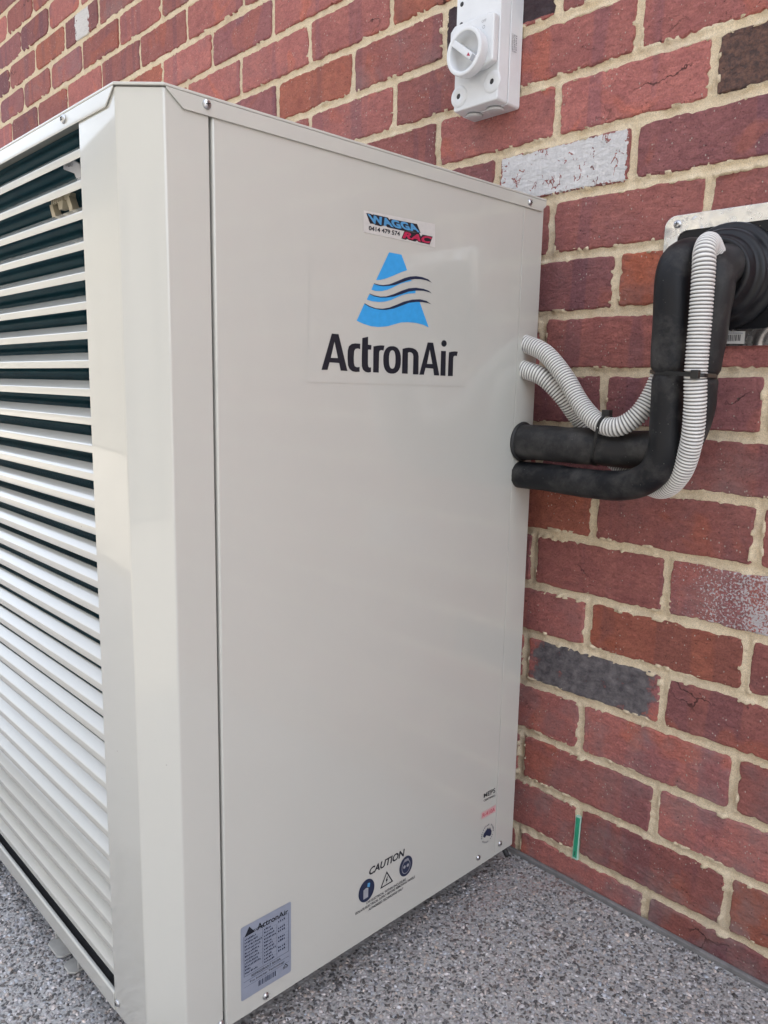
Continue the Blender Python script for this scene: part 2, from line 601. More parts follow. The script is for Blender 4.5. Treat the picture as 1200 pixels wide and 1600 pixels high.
def bil(quad, uv):
    q = np.array(quad, float)
    u, v = uv[:, :1], uv[:, 1:2]
    return (1 - u) * (1 - v) * q[0] + u * (1 - v) * q[1] + u * v * q[2] + (1 - u) * v * q[3]
def print_text(name, body, quad3, mat, parent, bold=0.0, spacing=1.0):
    uv, F = text_mesh(body, bold, spacing)
    return mesh(name, bil(quad3, uv).tolist(), F, mat, parent)

def print_dashes(name, n, quad3, mat, parent):
    """print too small to read: a row of short uneven strokes"""
    V, F, u = [], [], 0.0
    for k in range(n):
        w = random.uniform(.45, .8) / n
        lo, hi = random.choice(((0, 1), (0, .75), (.1, 1)))
        b_ = len(V)
        V += bil(quad3, np.array([(u, lo), (u + w, lo), (u + w, hi), (u, hi)])).tolist()
        F.append((b_, b_ + 1, b_ + 2, b_ + 3))
        u += 1.0 / n
    return mesh(name, V, F, mat, parent)

# ------------------------------------------------------------------ the setting
ZG = -0.0131
gnd = G().add([(-80, -80, ZG - .09), (80, -80, ZG - .09), (80, 80, ZG - .09), (-80, 80, ZG - .09)], [(0, 1, 2, 3)]).make('ground', 'soil')
tag(gnd, 'pale gravel yard around the house', 'ground', kind='structure')
slab = G().box((-7, -1.75, ZG - .12), (6, -.0122, ZG - .0012)).make('paving', 'aggregate')
tag(slab, 'grey exposed aggregate paving along the brick wall', 'paving', kind='structure')
strip = G().box((-7, -.012, ZG - .1), (6, -.0045, ZG + .006)).make('expansion_joint', 'strip', bevel=.0015)
tag(strip, 'grey foam expansion strip between paving and brick wall', 'expansion joint', kind='structure')

# pebbles showing at the paving surface
def scatter_pebbles():
    ph = (1 + 5 ** .5) / 2
    ico = np.array([(-1, ph, 0), (1, ph, 0), (-1, -ph, 0), (1, -ph, 0), (0, -1, ph), (0, 1, ph), (0, -1, -ph), (0, 1, -ph), (ph, 0, -1), (ph, 0, 1), (-ph, 0, -1), (-ph, 0, 1)]) / math.sqrt(1 + ph * ph)
    tri = np.array([(0, 11, 5), (0, 5, 1), (0, 1, 7), (0, 7, 10), (0, 10, 11), (1, 5, 9), (5, 11, 4), (11, 10, 2), (10, 7, 6), (7, 1, 8), (3, 9, 4), (3, 4, 2), (3, 2, 6), (3, 6, 8), (3, 8, 9), (4, 9, 5), (2, 4, 11), (6, 2, 10), (8, 6, 7), (9, 8, 1)])
    pts = []
    for (x0, x1, y0, y1) in ((-.16, .66, -.80, -.012), (-1.1, -.06, -1.05, -.64)):
        h = .0047
        gx, gy = np.meshgrid(np.arange(x0, x1, h), np.arange(y0, y1, h))
        gx = gx + (np.arange(gx.shape[0])[:, None] % 2) * h / 2
        q = np.stack([gx.ravel(), gy.ravel()], 1) + rng.normal(0, h * .3, (gx.size, 2))
        q = q[(q[:, 1] < -.013)]
        pts.append(q)
    pts = np.concatenate(pts)
    keep = []
    for q in pts:
        a, b, d = project((q[0], q[1], ZG))
        under = -1.2 < q[0] < -.13 and -.66 < q[1]
        keep.append(d > 0 and -220 < a < 1420 and b < 1900 and not under)
    pts = pts[np.array(keep)]
    n = len(pts)
    big = rng.random(n)
    L = np.where(big < .3, rng.uniform(.0031, .0051, n), rng.uniform(.0018, .0031, n))
    asp = rng.uniform(.38, .9, n)
    th = rng.uniform(0, math.pi, n)
    H = L * rng.uniform(.35, .6, n)
    jit = 1 + rng.normal(0, .2, (n, 12, 1))
    V = ico[None] * jit
    V = V * np.stack([L, L * asp, H], 1)[:, None]
    tilt = rng.normal(0, .22, (n, 2))
    V[..., 2] += V[..., 0] * tilt[:, :1] + V[..., 1] * tilt[:, 1:]
    c, s = np.cos(th)[:, None], np.sin(th)[:, None]
    X = V[..., 0] * c - V[..., 1] * s + pts[:, :1]
    Y = V[..., 0] * s + V[..., 1] * c + pts[:, 1:]
    top = rng.uniform(-.0006, .0012, n)
    Z = V[..., 2] + (ZG + top - H)[:, None]
    V = np.stack([X, Y, Z], -1).reshape(-1, 3)
    F = (tri[None] + (np.arange(n) * 12)[:, None, None]).reshape(-1, 3)
    me = bpy.data.meshes.new('pebble_aggregate')
    me.vertices.add(len(V))
    me.vertices.foreach_set('co', V.ravel())
    me.loops.add(F.size)
    me.loops.foreach_set('vertex_index', F.ravel())
    me.polygons.add(len(F))
    me.polygons.foreach_set('loop_start', np.arange(0, F.size, 3))
    me.polygons.foreach_set('loop_total', np.full(len(F), 3))
    me.update()
    me.validate()
    k = rng.random(n)
    g = np.where(k < .30, rng.uniform(.07, .15, n), np.where(k < .80, rng.uniform(.24, .42, n), np.where(k < .97, rng.uniform(.4, .56, n), rng.uniform(.58, .72, n))))
    hue = rng.normal(0, .05, n)
    rgb = np.stack([g * (1 + hue), g * 1.0, g * (1.03 - hue), np.ones(n)], 1)
    at = me.color_attributes.new('stone', 'FLOAT_COLOR', 'POINT')
    at.data.foreach_set('color', np.repeat(rgb, 12, axis=0).ravel().astype(np.float32))
    o = link_mesh('pebble_aggregate', me, 'pebble')
    tag(o, 'small grey, charcoal and white stones exposed in the paving', 'pebbles', kind='stuff')
    return n
NPEB = scatter_pebbles()

# ------------------------------------------------------------------ brick wall
BEDS = [.035, .1273, .2145, .305, .391, .475, .567, .658, .742, .827, .9145, 1.0025, 1.0906, 1.1757, 1.2617]
while BEDS[-1] < 2.45:
    BEDS.append(BEDS[-1] + .0873)
BEDS = [.035 - .0873, ] + BEDS                     # course k lies between BEDS[k] and BEDS[k+1]
PERP = {(0, .5): .1239, (1, 0): -.0017, (1, 1): .2431, (2, .5): .1259, (3, 0): -.0086, (3, 1): .2374, (4, .5): .1252, (4, -.5): -.1223,
        (5, 0): -.008, (5, 1): .2379, (6, .5): .1167, (7, 0): -.0082, (7, 1): .237, (9, 0): -.0057, (9, 1): .2322, (11, 0): .0031,
        (12, -.5): -.1149, (12, .5): .1306, (13, 0): .0178, (13, -1): -.2268, (14, -.5): -.1148, (14, -1.5): -.3599, (14, .5): .1245,
        (15, 0): .013, (15, -2): -.4719, (16, -2.5): -.5874, (16, -3.5): -.8312, (16, -1.5): -.3515, (17, -3): -.7205, (17, -4): -.9687,
        (18, -3.5): -.8463, (18, -4.5): -1.0872}
XMIN, XMAX = -7.0, 6.0
wall = empty('brick_wall', (0, .05, ZG))
tag(wall, 'red brick house wall with sandy mortar behind the louvred cabinet', 'wall')
bricks = []
for k in range(len(BEDS) - 1):
    half = .5 if k % 2 == 0 else 0.0
    i = math.floor(XMIN / .24) + half
    xs = []
    while i * .24 < XMAX:
        xs.append((i, PERP.get((k, i), i * .24 + random.uniform(-.004, .004))))
        i += 1
    for (ia, a), (ib, b) in zip(xs, xs[1:]):
        bricks.append(dict(k=k, i=ia, x0=a + .0064, x1=b - .0064, z0=BEDS[k] + .0067, z1=BEDS[k + 1] - .0067))
SPECIAL = {(13, -1): 'white', (4, -.5): 'dark', (6, .5): 'half_white', (14, .5): 'burnt', (16, -1.5): 'black'}
for b in bricks:
    if b['x0'] < -1.86 < b['x1'] and b['z0'] < 1.855 < b['z1']:
        SPECIAL[(b['k'], b['i'])] = 'strip_white'
def tint_for(b):
    r = random.random()
    base = np.array([.44, .162, .14]) * random.uniform(.78, 1.25)
    if r < .22:
        base = np.array([.34, .135, .132]) * random.uniform(.75, 1.15)       # plum
    elif r < .31:
        base = np.array([.44, .148, .10]) * random.uniform(.9, 1.1)          # orange red
    hz = 0.6 * random.random() ** 2
    if b['k'] <= 1:
        hz = .95
    elif b['k'] <= 3:
        hz = .25 + .6 * random.random()
    return (*base, hz)
def brick_outline(w, h, fine):
    """ragged rounded rectangle"""
    st = .0055 if fine else .03
    rc = random.uniform(.003, .008)
    pts = []
    def side(ax, ay, bx, by, nx, ny):
        L = math.hypot(bx - ax, by - ay)
        n = max(3, int(L / st))
        ph = [random.uniform(0, 6.3) for _ in range(3)]
        for q in range(n):
            t = (q + .5) / n
            d = .0007 * math.sin(L * t * 55 + ph[0]) + .0005 * math.sin(L * t * 160 + ph[1]) + (random.gauss(0, .00045) if fine else 0)
            if fine and random.random() < .04:
                d -= random.uniform(.001, .0035)
            e = min(t, 1 - t) * L
            if e < rc:
                d -= (rc - math.sqrt(max(0, rc * rc - (rc - e) ** 2))) * .8
            pts.append((ax + (bx - ax) * t + nx * d, ay + (by - ay) * t + ny * d))
    side(-w, -h, w, -h, 0, -1)
    side(w, -h, w, h, 1, 0)
    side(w, h, -w, h, 0, 1)
    side(-w, h, -w, -h, -1, 0)
    return pts
def brick_geo(b, fine):
    w, h = (b['x1'] - b['x0']) / 2, (b['z1'] - b['z0']) / 2
    P = brick_outline(w, h, fine)
    n = len(P)
    face = -.003 + random.uniform(-.0012, .0012)
    tx, tz = random.gauss(0, .004), random.gauss(0, .008)
    V = []
    for ring, (yy, ins) in enumerate(((.012, 0), (face + .0022, 0.0), (face + .0006, .0012), (face, .003))):
        for (x, z) in P:
            k = 1 + (random.uniform(-.5, .6) if fine and ring > 1 else 0)
            s = ins * k
            xx = x - math.copysign(min(s, abs(x)), x) if abs(x) > w - .012 else x
            zz = z - math.copysign(min(s, abs(z)), z) if abs(z) > h - .012 else z
            V.append((xx, yy + xx * tx + zz * tz, zz))
    F = []
    for r in range(3):
        for i in range(n):
            j = (i + 1) % n
            F.append((r * n + i, r * n + j, (r + 1) * n + j, (r + 1) * n + i))
    F.append(tuple(range(3 * n, 4 * n)))
    return V, F
def in_view(b):
    """seen in the frame and not behind the cabinet"""
    hit = False
    for x in np.linspace(b['x0'], b['x1'], 4):
        for z in (b['z0'], b['z1']):
            q = np.array((x, 0, z))
            a, c, d = project(q)
            if d <= 0 or not (-30 < a < 1230 and -30 < c < 1630):
                continue
            dr = q - CAM
            blocked = False
            t1 = (-.0886 - CAM[0]) / dr[0]
            if 0 < t1 < 1:
                h = CAM + dr * t1
                if -.69 < h[1] < -.065 and .05 < h[2] < 1.06:
                    blocked = True
            t2 = (-.7065 - CAM[1]) / dr[1]
            h = CAM + dr * t2
            if 0 < t2 < 1 and -1.2 < h[0] < -.1 and .05 < h[2] < 1.06:
                blocked = True
            if z < ZG - .005:
                blocked = True
            if not blocked:
                hit = True
    return hit
seen, rest = [], []
for b in bricks:
    (seen if in_view(b) else rest).append(b)
seen.sort(key=lambda b: (b['x0'] - CAM[0]) ** 2 + (b['z0'] - CAM[2]) ** 2)
rest += seen[300:]
seen = seen[:300]
def colour_attr(me, rgba):
    at = me.color_attributes.new('tint', 'FLOAT_COLOR', 'POINT')
    at.data.foreach_set('color', np.asarray(rgba, np.float32).ravel())
SPECIAL_LABEL = {'white': 'whitewashed brick with cracked coating', 'dark': 'dark blue-grey burnt brick', 'half_white': 'brick with white speckled end',
                 'burnt': 'brown and black banded brick', 'black': 'blue-black brick behind the switch', 'strip_white': 'brick with a white streak'}
for b in seen:
    sp = SPECIAL.get((b['k'], b['i']), None)
    V, F = brick_geo(b, b['x0'] > -2.0)
    c = ((b['x0'] + b['x1']) / 2, 0, (b['z0'] + b['z1']) / 2)
    me = bpy.data.meshes.new('brick')
    me.from_pydata(V, [], F)
    colour_attr(me, np.tile(tint_for(b), (len(V), 1)))
    me.materials.append(M['brick_' + (sp or 'red')])
    o = bpy.data.objects.new('brick', me)
    COL.objects.link(o)
    o.parent = wall
    o.location = Vector(c) - wall.location
    if sp:
        o['label'] = SPECIAL_LABEL[sp]
VV, FF, CC = [], [], []
for b in rest:
    V, F = brick_geo(b, False)
    c = ((b['x0'] + b['x1']) / 2, 0, (b['z0'] + b['z1']) / 2)
    k = len(VV)
    VV += [(x + c[0], y, z + c[2]) for x, y, z in V]
    FF += [tuple(i + k for i in f) for f in F]
    CC += [tint_for(b)] * len(V)
o = mesh('bricks', VV, FF, 'brick_red', wall)
colour_attr(o.data, CC)
o['kind'] = 'stuff'

# mortar: one sheet, hollowed in the joints and smeared over some brick edges
def vnoise(X, Z, s, seed):
    r = np.random.default_rng(seed)
    T = r.random((256, 256))
    x, z = X * s, Z * s
    i, j = np.floor(x).astype(int), np.floor(z).astype(int)
    u, v = x - i, z - j
    u, v = u * u * (3 - 2 * u), v * v * (3 - 2 * v)
    a = T[i % 256, j % 256]; b_ = T[(i + 1) % 256, j % 256]; c = T[i % 256, (j + 1) % 256]; d = T[(i + 1) % 256, (j + 1) % 256]
    return (a * (1 - u) + b_ * u) * (1 - v) + (c * (1 - u) + d * u) * v
def axis(segs):
    out = []
    for a, b, st in segs:
        out += list(np.arange(a, b, st))
    out.append(segs[-1][1])
    return np.array(out)
gx = axis([(XMIN, -2.6, .12), (-2.6, -1.0, .009), (-1.0, -.36, .005), (-.36, .42, .003), (.42, .6, .02), (.6, XMAX, .12)])
gz = axis([(ZG - .03, 1.45, .003), (1.45, 2.2, .008), (2.2, BEDS[-1], .05)])
X, Z = np.meshgrid(gx, gz)
D = np.full(X.shape, .02)
for b in bricks:
    ia, ib = np.searchsorted(gx, (b['x0'] - .012, b['x1'] + .012))
    ja, jb = np.searchsorted(gz, (b['z0'] - .012, b['z1'] + .012))
    if ib <= ia or jb <= ja:
        continue
    cx, cz, hw, hh = (b['x0'] + b['x1']) / 2, (b['z0'] + b['z1']) / 2, (b['x1'] - b['x0']) / 2, (b['z1'] - b['z0']) / 2
    d = np.maximum(np.abs(X[ja:jb, ia:ib] - cx) - hw, np.abs(Z[ja:jb, ia:ib] - cz) - hh)
    D[ja:jb, ia:ib] = np.minimum(D[ja:jb, ia:ib], d)
n_a, n_b, n_c = vnoise(X, Z, 45, 1), vnoise(X, Z, 140, 2), vnoise(X, Z, 300, 3)
Y = -.0004 + (n_a - .5) * .003 + (n_b - .5) * .0022 + (n_c - .5) * .0012
Y += .0016 * np.clip(D / .005, 0, 1)                                   # hollow at the joint centre
smear = np.clip((vnoise(X, Z, 70, 5) * .6 + vnoise(X, Z, 210, 6) * .4 - .67) * 9, 0, 1)
near = np.clip(1 - np.abs(D + .0012) / .0042, 0, 1)
Y -= smear * near * .0075
Y = np.where(D < -.0045, .009, Y)
nz, nx = X.shape
V = np.stack([X, Y, Z], -1).reshape(-1, 3)
idx = np.arange(nx * nz).reshape(nz, nx)
Fq = np.stack([idx[:-1, :-1], idx[:-1, 1:], idx[1:, 1:], idx[1:, :-1]], -1).reshape(-1, 4)
Dm = D.reshape(-1)
Fq = Fq[(Dm[Fq] > -.009).any(1) | (np.abs(V[Fq[:, 0], 0]) > 2)]         # nothing needed deep behind a brick
me = bpy.data.meshes.new('mortar')
me.vertices.add(len(V)); me.vertices.foreach_set('co', V.ravel())
me.loops.add(Fq.size); me.loops.foreach_set('vertex_index', Fq.ravel())
me.polygons.add(len(Fq)); me.polygons.foreach_set('loop_start', np.arange(0, Fq.size, 4)); me.polygons.foreach_set('loop_total', np.full(len(Fq), 4))
me.update(); me.validate()
me.polygons.foreach_set('use_smooth', [True] * len(me.polygons))
link_mesh('mortar', me, 'mortar', wall)
G().box((XMIN, .0125, ZG - .1), (XMAX, .11, BEDS[-1])).make('wall_core', 'mortar', wall)

# unseen eave added to block the sun, and the fence mirrored in the paint
eave = empty('sun_block_eave', (0, -.2, BEDS[-1]))
tag(eave, 'pale painted roof eave, unseen, added above the brick wall to block the sun', 'eave', kind='structure')
zt = BEDS[-1]
G().box((XMIN, -.22, zt + .002), (XMAX, .6, zt + .02)).make('soffit', 'soffit', eave)
G().box((XMIN, -.245, zt - .03), (XMAX, -.2225, zt + .16)).make('fascia', 'fence', eave, bevel=.004)
G().add([(XMIN, -.3, zt + .165), (XMAX, -.3, zt + .165), (XMAX, 4.5, zt + 2.0), (XMIN, 4.5, zt + 2.0)], [(0, 1, 2, 3)]).make('roof', 'strip', eave)
fence = empty('steel_fence', (0, -4.6, ZG - .09))
tag(fence, 'cream ribbed steel fence across the yard, mirrored in the louvred cabinet', 'fence')
for kx in range(10):
    xa = -16.5 + kx * 2.37
    prof = []
    x = xa
    while x < xa + 2.33:
        for dx, dy in ((0, 0), (.06, 0), (.085, .03), (.145, .03), (.17, 0)):
            if x + dx <= xa + 2.34:
                prof.append((x + dx, -4.6 + dy))
        x += .2
    n = len(prof)
    v = [(a, b, ZG - .05) for a, b in prof] + [(a, b, 2.0) for a, b in prof]
    mesh('fence_panel', v, [(i, i + 1, n + i + 1, n + i) for i in range(n - 1)], 'fence', fence)
    G().box((xa - .03, -4.63, ZG - .09), (xa + .0, -4.55, 2.04)).make('fence_post', 'fence', fence)

house = empty('added_house', (-10, -11, ZG - .09))  # added house, keeps bright sky off the cabinet's gloss front
tag(house, 'grey two storey house, unseen, added beyond the fence to darken the gloss cabinet reflection', 'house')
hz = ZG - .09
G().box((-70, -16, hz), (7, -7.2, hz + 5.3)).make('wall', 'house_wall', house)
rv = [(-70.6, -6.6, hz + 5.25), (7.6, -6.6, hz + 5.25), (7.6, -16.6, hz + 5.25), (-70.6, -16.6, hz + 5.25), (-66, -11.6, hz + 7.6), (3, -11.6, hz + 7.6)]
mesh('roof', rv, [(0, 1, 5, 4), (1, 2, 5), (2, 3, 4, 5), (3, 0, 4), (3, 2, 1, 0)], 'house_roof', house)
for xw, zw in [(x_, z_) for x_ in (-36, -30, -24, -18.5, -13, -8, -2, 3.5) for z_ in (.95, 3.55)]:
    w_ = G().box((xw, -7.22, hz + zw), (xw + 1.8, -7.14, hz + zw + 1.25)).make('window', 'soffit', house, bevel=.01)
    G().box((xw + .06, -7.135, hz + zw + .06), (xw + .87, -7.13, hz + zw + 1.19)).make('pane', 'house_glass', w_)
    G().box((xw + .93, -7.135, hz + zw + .06), (xw + 1.74, -7.13, hz + zw + 1.19)).make('pane', 'house_glass', w_)

DEC={'LET':[[[(-0.4675,0.8595),(-0.4572,0.8593),(-0.4427,0.8172),(-0.4535,0.8175),(-0.4558,0.8262),(-0.4705,0.8264),(-0.4735,0.8177),(-0.4827,0.8176)]
,[(-0.4633,0.8503),(-0.4579,0.8318),(-0.4686,0.8318)]]
,[[(-0.4228,0.85),(-0.4229,0.8437),(-0.4268,0.8443),(-0.4304,0.8436),(-0.4324,0.841),(-0.433,0.8339),(-0.4327,0.8271),(-0.4314,0.8234),(-0.4279,0.822),(-0.4233,0.8227),(-0.4234,0.8169),(-0.4294,0.8165),(-0.4351,0.8172),(-0.4397,0.8197),(-0.442,0.8238),(-0.4429,0.832),(-0.4428,0.8409),(-0.4411,0.8462),(-0.4366,0.8491),(-0.431,0.8501)]]
,[[(-0.4198,0.8569),(-0.4102,0.8591),(-0.4102,0.8496),(-0.4044,0.8493),(-0.4048,0.8437),(-0.4101,0.8437),(-0.4099,0.8263),(-0.4091,0.8233),(-0.407,0.8224),(-0.4046,0.8228),(-0.4046,0.8169),(-0.4095,0.8163),(-0.4143,0.8172),(-0.418,0.8196),(-0.4199,0.8237),(-0.4202,0.8328)]]
,[[(-0.4012,0.848),(-0.3942,0.8492),(-0.3888,0.8498),(-0.3825,0.8498),(-0.3841,0.8436),(-0.3876,0.8441),(-0.3903,0.8434),(-0.3913,0.8409),(-0.3915,0.8166),(-0.401,0.8167),(-0.4012,0.8335)]]
,[[(-0.3532,0.8335),(-0.3534,0.8282),(-0.3544,0.8243),(-0.3562,0.8211),(-0.3587,0.8187),(-0.3618,0.817),(-0.3657,0.816),(-0.3711,0.8159),(-0.375,0.8166),(-0.3782,0.8182),(-0.3807,0.8205),(-0.3826,0.8235),(-0.3838,0.8273),(-0.3843,0.8324),(-0.3841,0.8375),(-0.3831,0.8413),(-0.3814,0.8444),(-0.379,0.8469),(-0.3759,0.8486),(-0.3721,0.8496),(-0.3667,0.8499),(-0.3628,0.8492),(-0.3596,0.8478),(-0.357,0.8455),(-0.355,0.8425),(-0.3537,0.8387)]
,[(-0.3629,0.8335),(-0.363,0.8292),(-0.3636,0.8262),(-0.3646,0.8239),(-0.3661,0.8225),(-0.3683,0.822),(-0.3704,0.8224),(-0.372,0.8237),(-0.3732,0.8259),(-0.3739,0.8289),(-0.3743,0.8331),(-0.3742,0.8374),(-0.3736,0.8404),(-0.3725,0.8426),(-0.3711,0.8441),(-0.3689,0.8446),(-0.3668,0.8443),(-0.3652,0.843),(-0.364,0.8408),(-0.3632,0.8378)]]
,[[(-0.3508,0.8473),(-0.345,0.8486),(-0.3393,0.8494),(-0.3322,0.849),(-0.3262,0.8472),(-0.3225,0.8441),(-0.3209,0.8389),(-0.3205,0.8159),(-0.3308,0.8159),(-0.3309,0.8385),(-0.3319,0.8417),(-0.3349,0.8434),(-0.3385,0.8436),(-0.3408,0.8428),(-0.3404,0.8164),(-0.3509,0.8165)]]
,[[(-0.3047,0.8576),(-0.2941,0.8577),(-0.2801,0.8155),(-0.2906,0.8155),(-0.2927,0.8242),(-0.3073,0.8248),(-0.3103,0.8159),(-0.3191,0.8157)]
,[(-0.3003,0.8484),(-0.2946,0.8302),(-0.3048,0.8301)]]
,[[(-0.2676,0.858),(-0.2678,0.8565),(-0.2687,0.8552),(-0.2701,0.8541),(-0.2718,0.8535),(-0.2736,0.8535),(-0.2754,0.8539),(-0.2769,0.8548),(-0.2778,0.856),(-0.2782,0.8575),(-0.278,0.859),(-0.2771,0.8603),(-0.2758,0.8614),(-0.274,0.862),(-0.2722,0.8621),(-0.2704,0.8617),(-0.2689,0.8608),(-0.2679,0.8595)]]
,[[(-0.2782,0.8479),(-0.2685,0.8481),(-0.268,0.8154),(-0.2782,0.8154)]]
,[[(-0.2624,0.8467),(-0.2566,0.8479),(-0.2514,0.8484),(-0.2445,0.8483),(-0.246,0.8422),(-0.2498,0.8427),(-0.2524,0.842),(-0.2533,0.839),(-0.253,0.8153),(-0.263,0.8152),(-0.2628,0.8302)]]]
,'BLUE':[[(-0.3777,0.9614),(-0.3564,0.9613),(-0.3457,0.9439),(-0.3564,0.9403),(-0.3692,0.9349),(-0.3819,0.9301),(-0.3906,0.9277),(-0.3987,0.9264)]
,[(-0.4023,0.9214),(-0.3942,0.9206),(-0.3867,0.9208),(-0.3766,0.9225),(-0.3638,0.927),(-0.3509,0.9315),(-0.3429,0.9332),(-0.3389,0.9329),(-0.3368,0.9318),(-0.3481,0.9291),(-0.3586,0.9258),(-0.3688,0.9212),(-0.379,0.9171),(-0.389,0.9144),(-0.399,0.9136),(-0.4062,0.9145)]
,[(-0.4093,0.909),(-0.4013,0.9073),(-0.3914,0.9069),(-0.3813,0.908),(-0.3685,0.9114),(-0.3556,0.9157),(-0.3424,0.9192),(-0.3296,0.9207),(-0.3298,0.9176),(-0.3423,0.9158),(-0.3529,0.9132),(-0.3633,0.9092),(-0.3735,0.9051),(-0.3837,0.9025),(-0.3937,0.9012),(-0.4049,0.9011),(-0.4135,0.9024)]
,[(-0.4172,0.8972),(-0.4084,0.8947),(-0.3985,0.8928),(-0.3872,0.8928),(-0.3758,0.8951),(-0.363,0.8997),(-0.35,0.9042),(-0.3353,0.907),(-0.3223,0.9084),(-0.3035,0.8767),(-0.3135,0.8794),(-0.3275,0.8808),(-0.3411,0.8808),(-0.3545,0.8796),(-0.3649,0.8769),(-0.3778,0.8734),(-0.393,0.8715),(-0.4054,0.8716),(-0.4189,0.8738),(-0.4292,0.8766)]]
,'WAVE':[[(-0.4023,0.9224),(-0.3942,0.9216),(-0.3867,0.9218),(-0.3766,0.9237),(-0.3639,0.9285),(-0.3509,0.9337),(-0.3404,0.9368),(-0.3296,0.9384),(-0.3186,0.9385),(-0.3074,0.9369),(-0.2995,0.9331),(-0.3031,0.9341),(-0.3102,0.9352),(-0.3213,0.9355),(-0.3322,0.9346),(-0.3429,0.9323),(-0.356,0.9278),(-0.3663,0.9241),(-0.3766,0.9219),(-0.3867,0.9206),(-0.3942,0.9206),(-0.4023,0.9217)]
,[(-0.4094,0.9099),(-0.4013,0.9084),(-0.3914,0.9078),(-0.3813,0.9089),(-0.3686,0.9127),(-0.3557,0.9179),(-0.3425,0.9222),(-0.3291,0.9243),(-0.3153,0.9242),(-0.3054,0.9227),(-0.2996,0.9199),(-0.3039,0.9209),(-0.3152,0.9218),(-0.329,0.9209),(-0.3424,0.9183),(-0.3556,0.9139),(-0.3685,0.91),(-0.3813,0.9076),(-0.3913,0.9066),(-0.4013,0.9073),(-0.4093,0.9092)]
,[(-0.4172,0.8979),(-0.4084,0.8951),(-0.3985,0.8935),(-0.3872,0.8937),(-0.3758,0.896),(-0.363,0.9006),(-0.35,0.9055),(-0.3353,0.9091),(-0.3217,0.9107),(-0.3091,0.9097),(-0.2998,0.906),(-0.3062,0.9072),(-0.3174,0.9076),(-0.3284,0.9069),(-0.3419,0.9045),(-0.3551,0.8999),(-0.3681,0.8955),(-0.3809,0.8929),(-0.391,0.8923),(-0.401,0.8929),(-0.4096,0.8943),(-0.4172,0.8972)]]
,'FILM':[(-0.5025,0.8033),(-0.2261,0.8017),(-0.2168,0.9701),(-0.4996,0.9612)]
,'WFILM':[(-0.4202,0.979),(-0.2955,0.9778),(-0.2967,1.0064),(-0.4202,1.0034)]
,'WBLACK':[(-0.4163,1.0009),(-0.4086,1.0012),(-0.407,1.0004),(-0.4055,1.0012),(-0.3966,1.0013),(-0.3807,1.0013),(-0.3782,0.9989),(-0.3764,1.0004),(-0.3302,1.0014),(-0.3232,0.9914),(-0.3373,0.991),(-0.3543,0.9898),(-0.3817,0.99),(-0.3838,0.9917),(-0.3891,0.9906),(-0.3924,0.9894),(-0.4016,0.9898),(-0.4036,0.9906),(-0.41,0.9899)]
,'WTEXT':[(-0.4099,0.9906),(-0.3246,0.9918),(-0.3316,1.0006),(-0.415,1.0003)]
,'RBLACK':[(-0.3522,0.9898),(-0.3258,0.9913),(-0.3224,0.9873),(-0.3199,0.9902),(-0.3008,0.9903),(-0.3061,0.9799),(-0.3268,0.9802),(-0.3291,0.9819),(-0.3326,0.9799),(-0.3434,0.9804),(-0.347,0.9813),(-0.3495,0.9798),(-0.3573,0.9804)]
,'RTEXT':[(-0.3557,0.9811),(-0.3068,0.9809),(-0.302,0.9896),(-0.3515,0.9892)]
,'PHONE':[(-0.4121,0.9821),(-0.3599,0.9827),(-0.3598,0.9881),(-0.4119,0.9874)]
,'CAUTION':[(-0.394,0.1342),(-0.3249,0.1338),(-0.323,0.1453),(-0.3909,0.1454)]
,'L1':[(-0.3968,0.0924),(-0.3195,0.0928),(-0.3197,0.0969),(-0.3968,0.0963)],'L2':[(-0.4169,0.0859),(-0.3,0.0883),(-0.3002,0.0922),(-0.417,0.0898)]
,'L3':[(-0.3926,0.0802),(-0.3239,0.081),(-0.324,0.085),(-0.3926,0.0842)],'CC':[(-0.3969,0.1137),(-0.3197,0.116)]
,'CE':[(-0.3973,0.1303),(-0.3966,0.0976),(-0.4111,0.1154),(-0.3824,0.1142)],'TRI':[(-0.3585,0.1256),(-0.3455,0.1039),(-0.3707,0.1035)]
,'SPEC':[(-0.6013,0.0623),(-0.5262,0.0616),(-0.5262,0.1607),(-0.601,0.161)]
,'SHEAD':[(-0.5777,0.1462),(-0.5309,0.1461),(-0.5309,0.1529),(-0.5774,0.1548)],'STRI':[(-0.5958,0.1462),(-0.5809,0.1468),(-0.5888,0.1574)]
,'MEPS':[(-0.1448,0.1558),(-0.1155,0.1545),(-0.1161,0.1632),(-0.1451,0.1636)]
,'CERT':[(-0.1449,0.1494),(-0.1151,0.1482),(-0.1153,0.1512),(-0.1451,0.1528)]
,'RBOX':[(-0.1484,0.1206),(-0.1118,0.1198),(-0.1127,0.1322),(-0.1491,0.132)],'RT':[(-0.146,0.123),(-0.1145,0.1223),(-0.1149,0.1289),(-0.1464,0.1295)]
,'AUS':(-0.1311,0.0891),'AUSE':[(-0.1322,0.1068),(-0.1299,0.0714),(-0.1468,0.0898),(-0.1144,0.0887)]
,'AUSP':[(-0.1424,0.088),(-0.1406,0.0926),(-0.1351,0.0962),(-0.1303,0.0991),(-0.1276,0.0946),(-0.1255,0.0979),(-0.1227,0.0925),(-0.1203,0.0891),(-0.121,0.0835),(-0.1241,0.0813),(-0.1293,0.084),(-0.1338,0.0868),(-0.1375,0.0839)]}

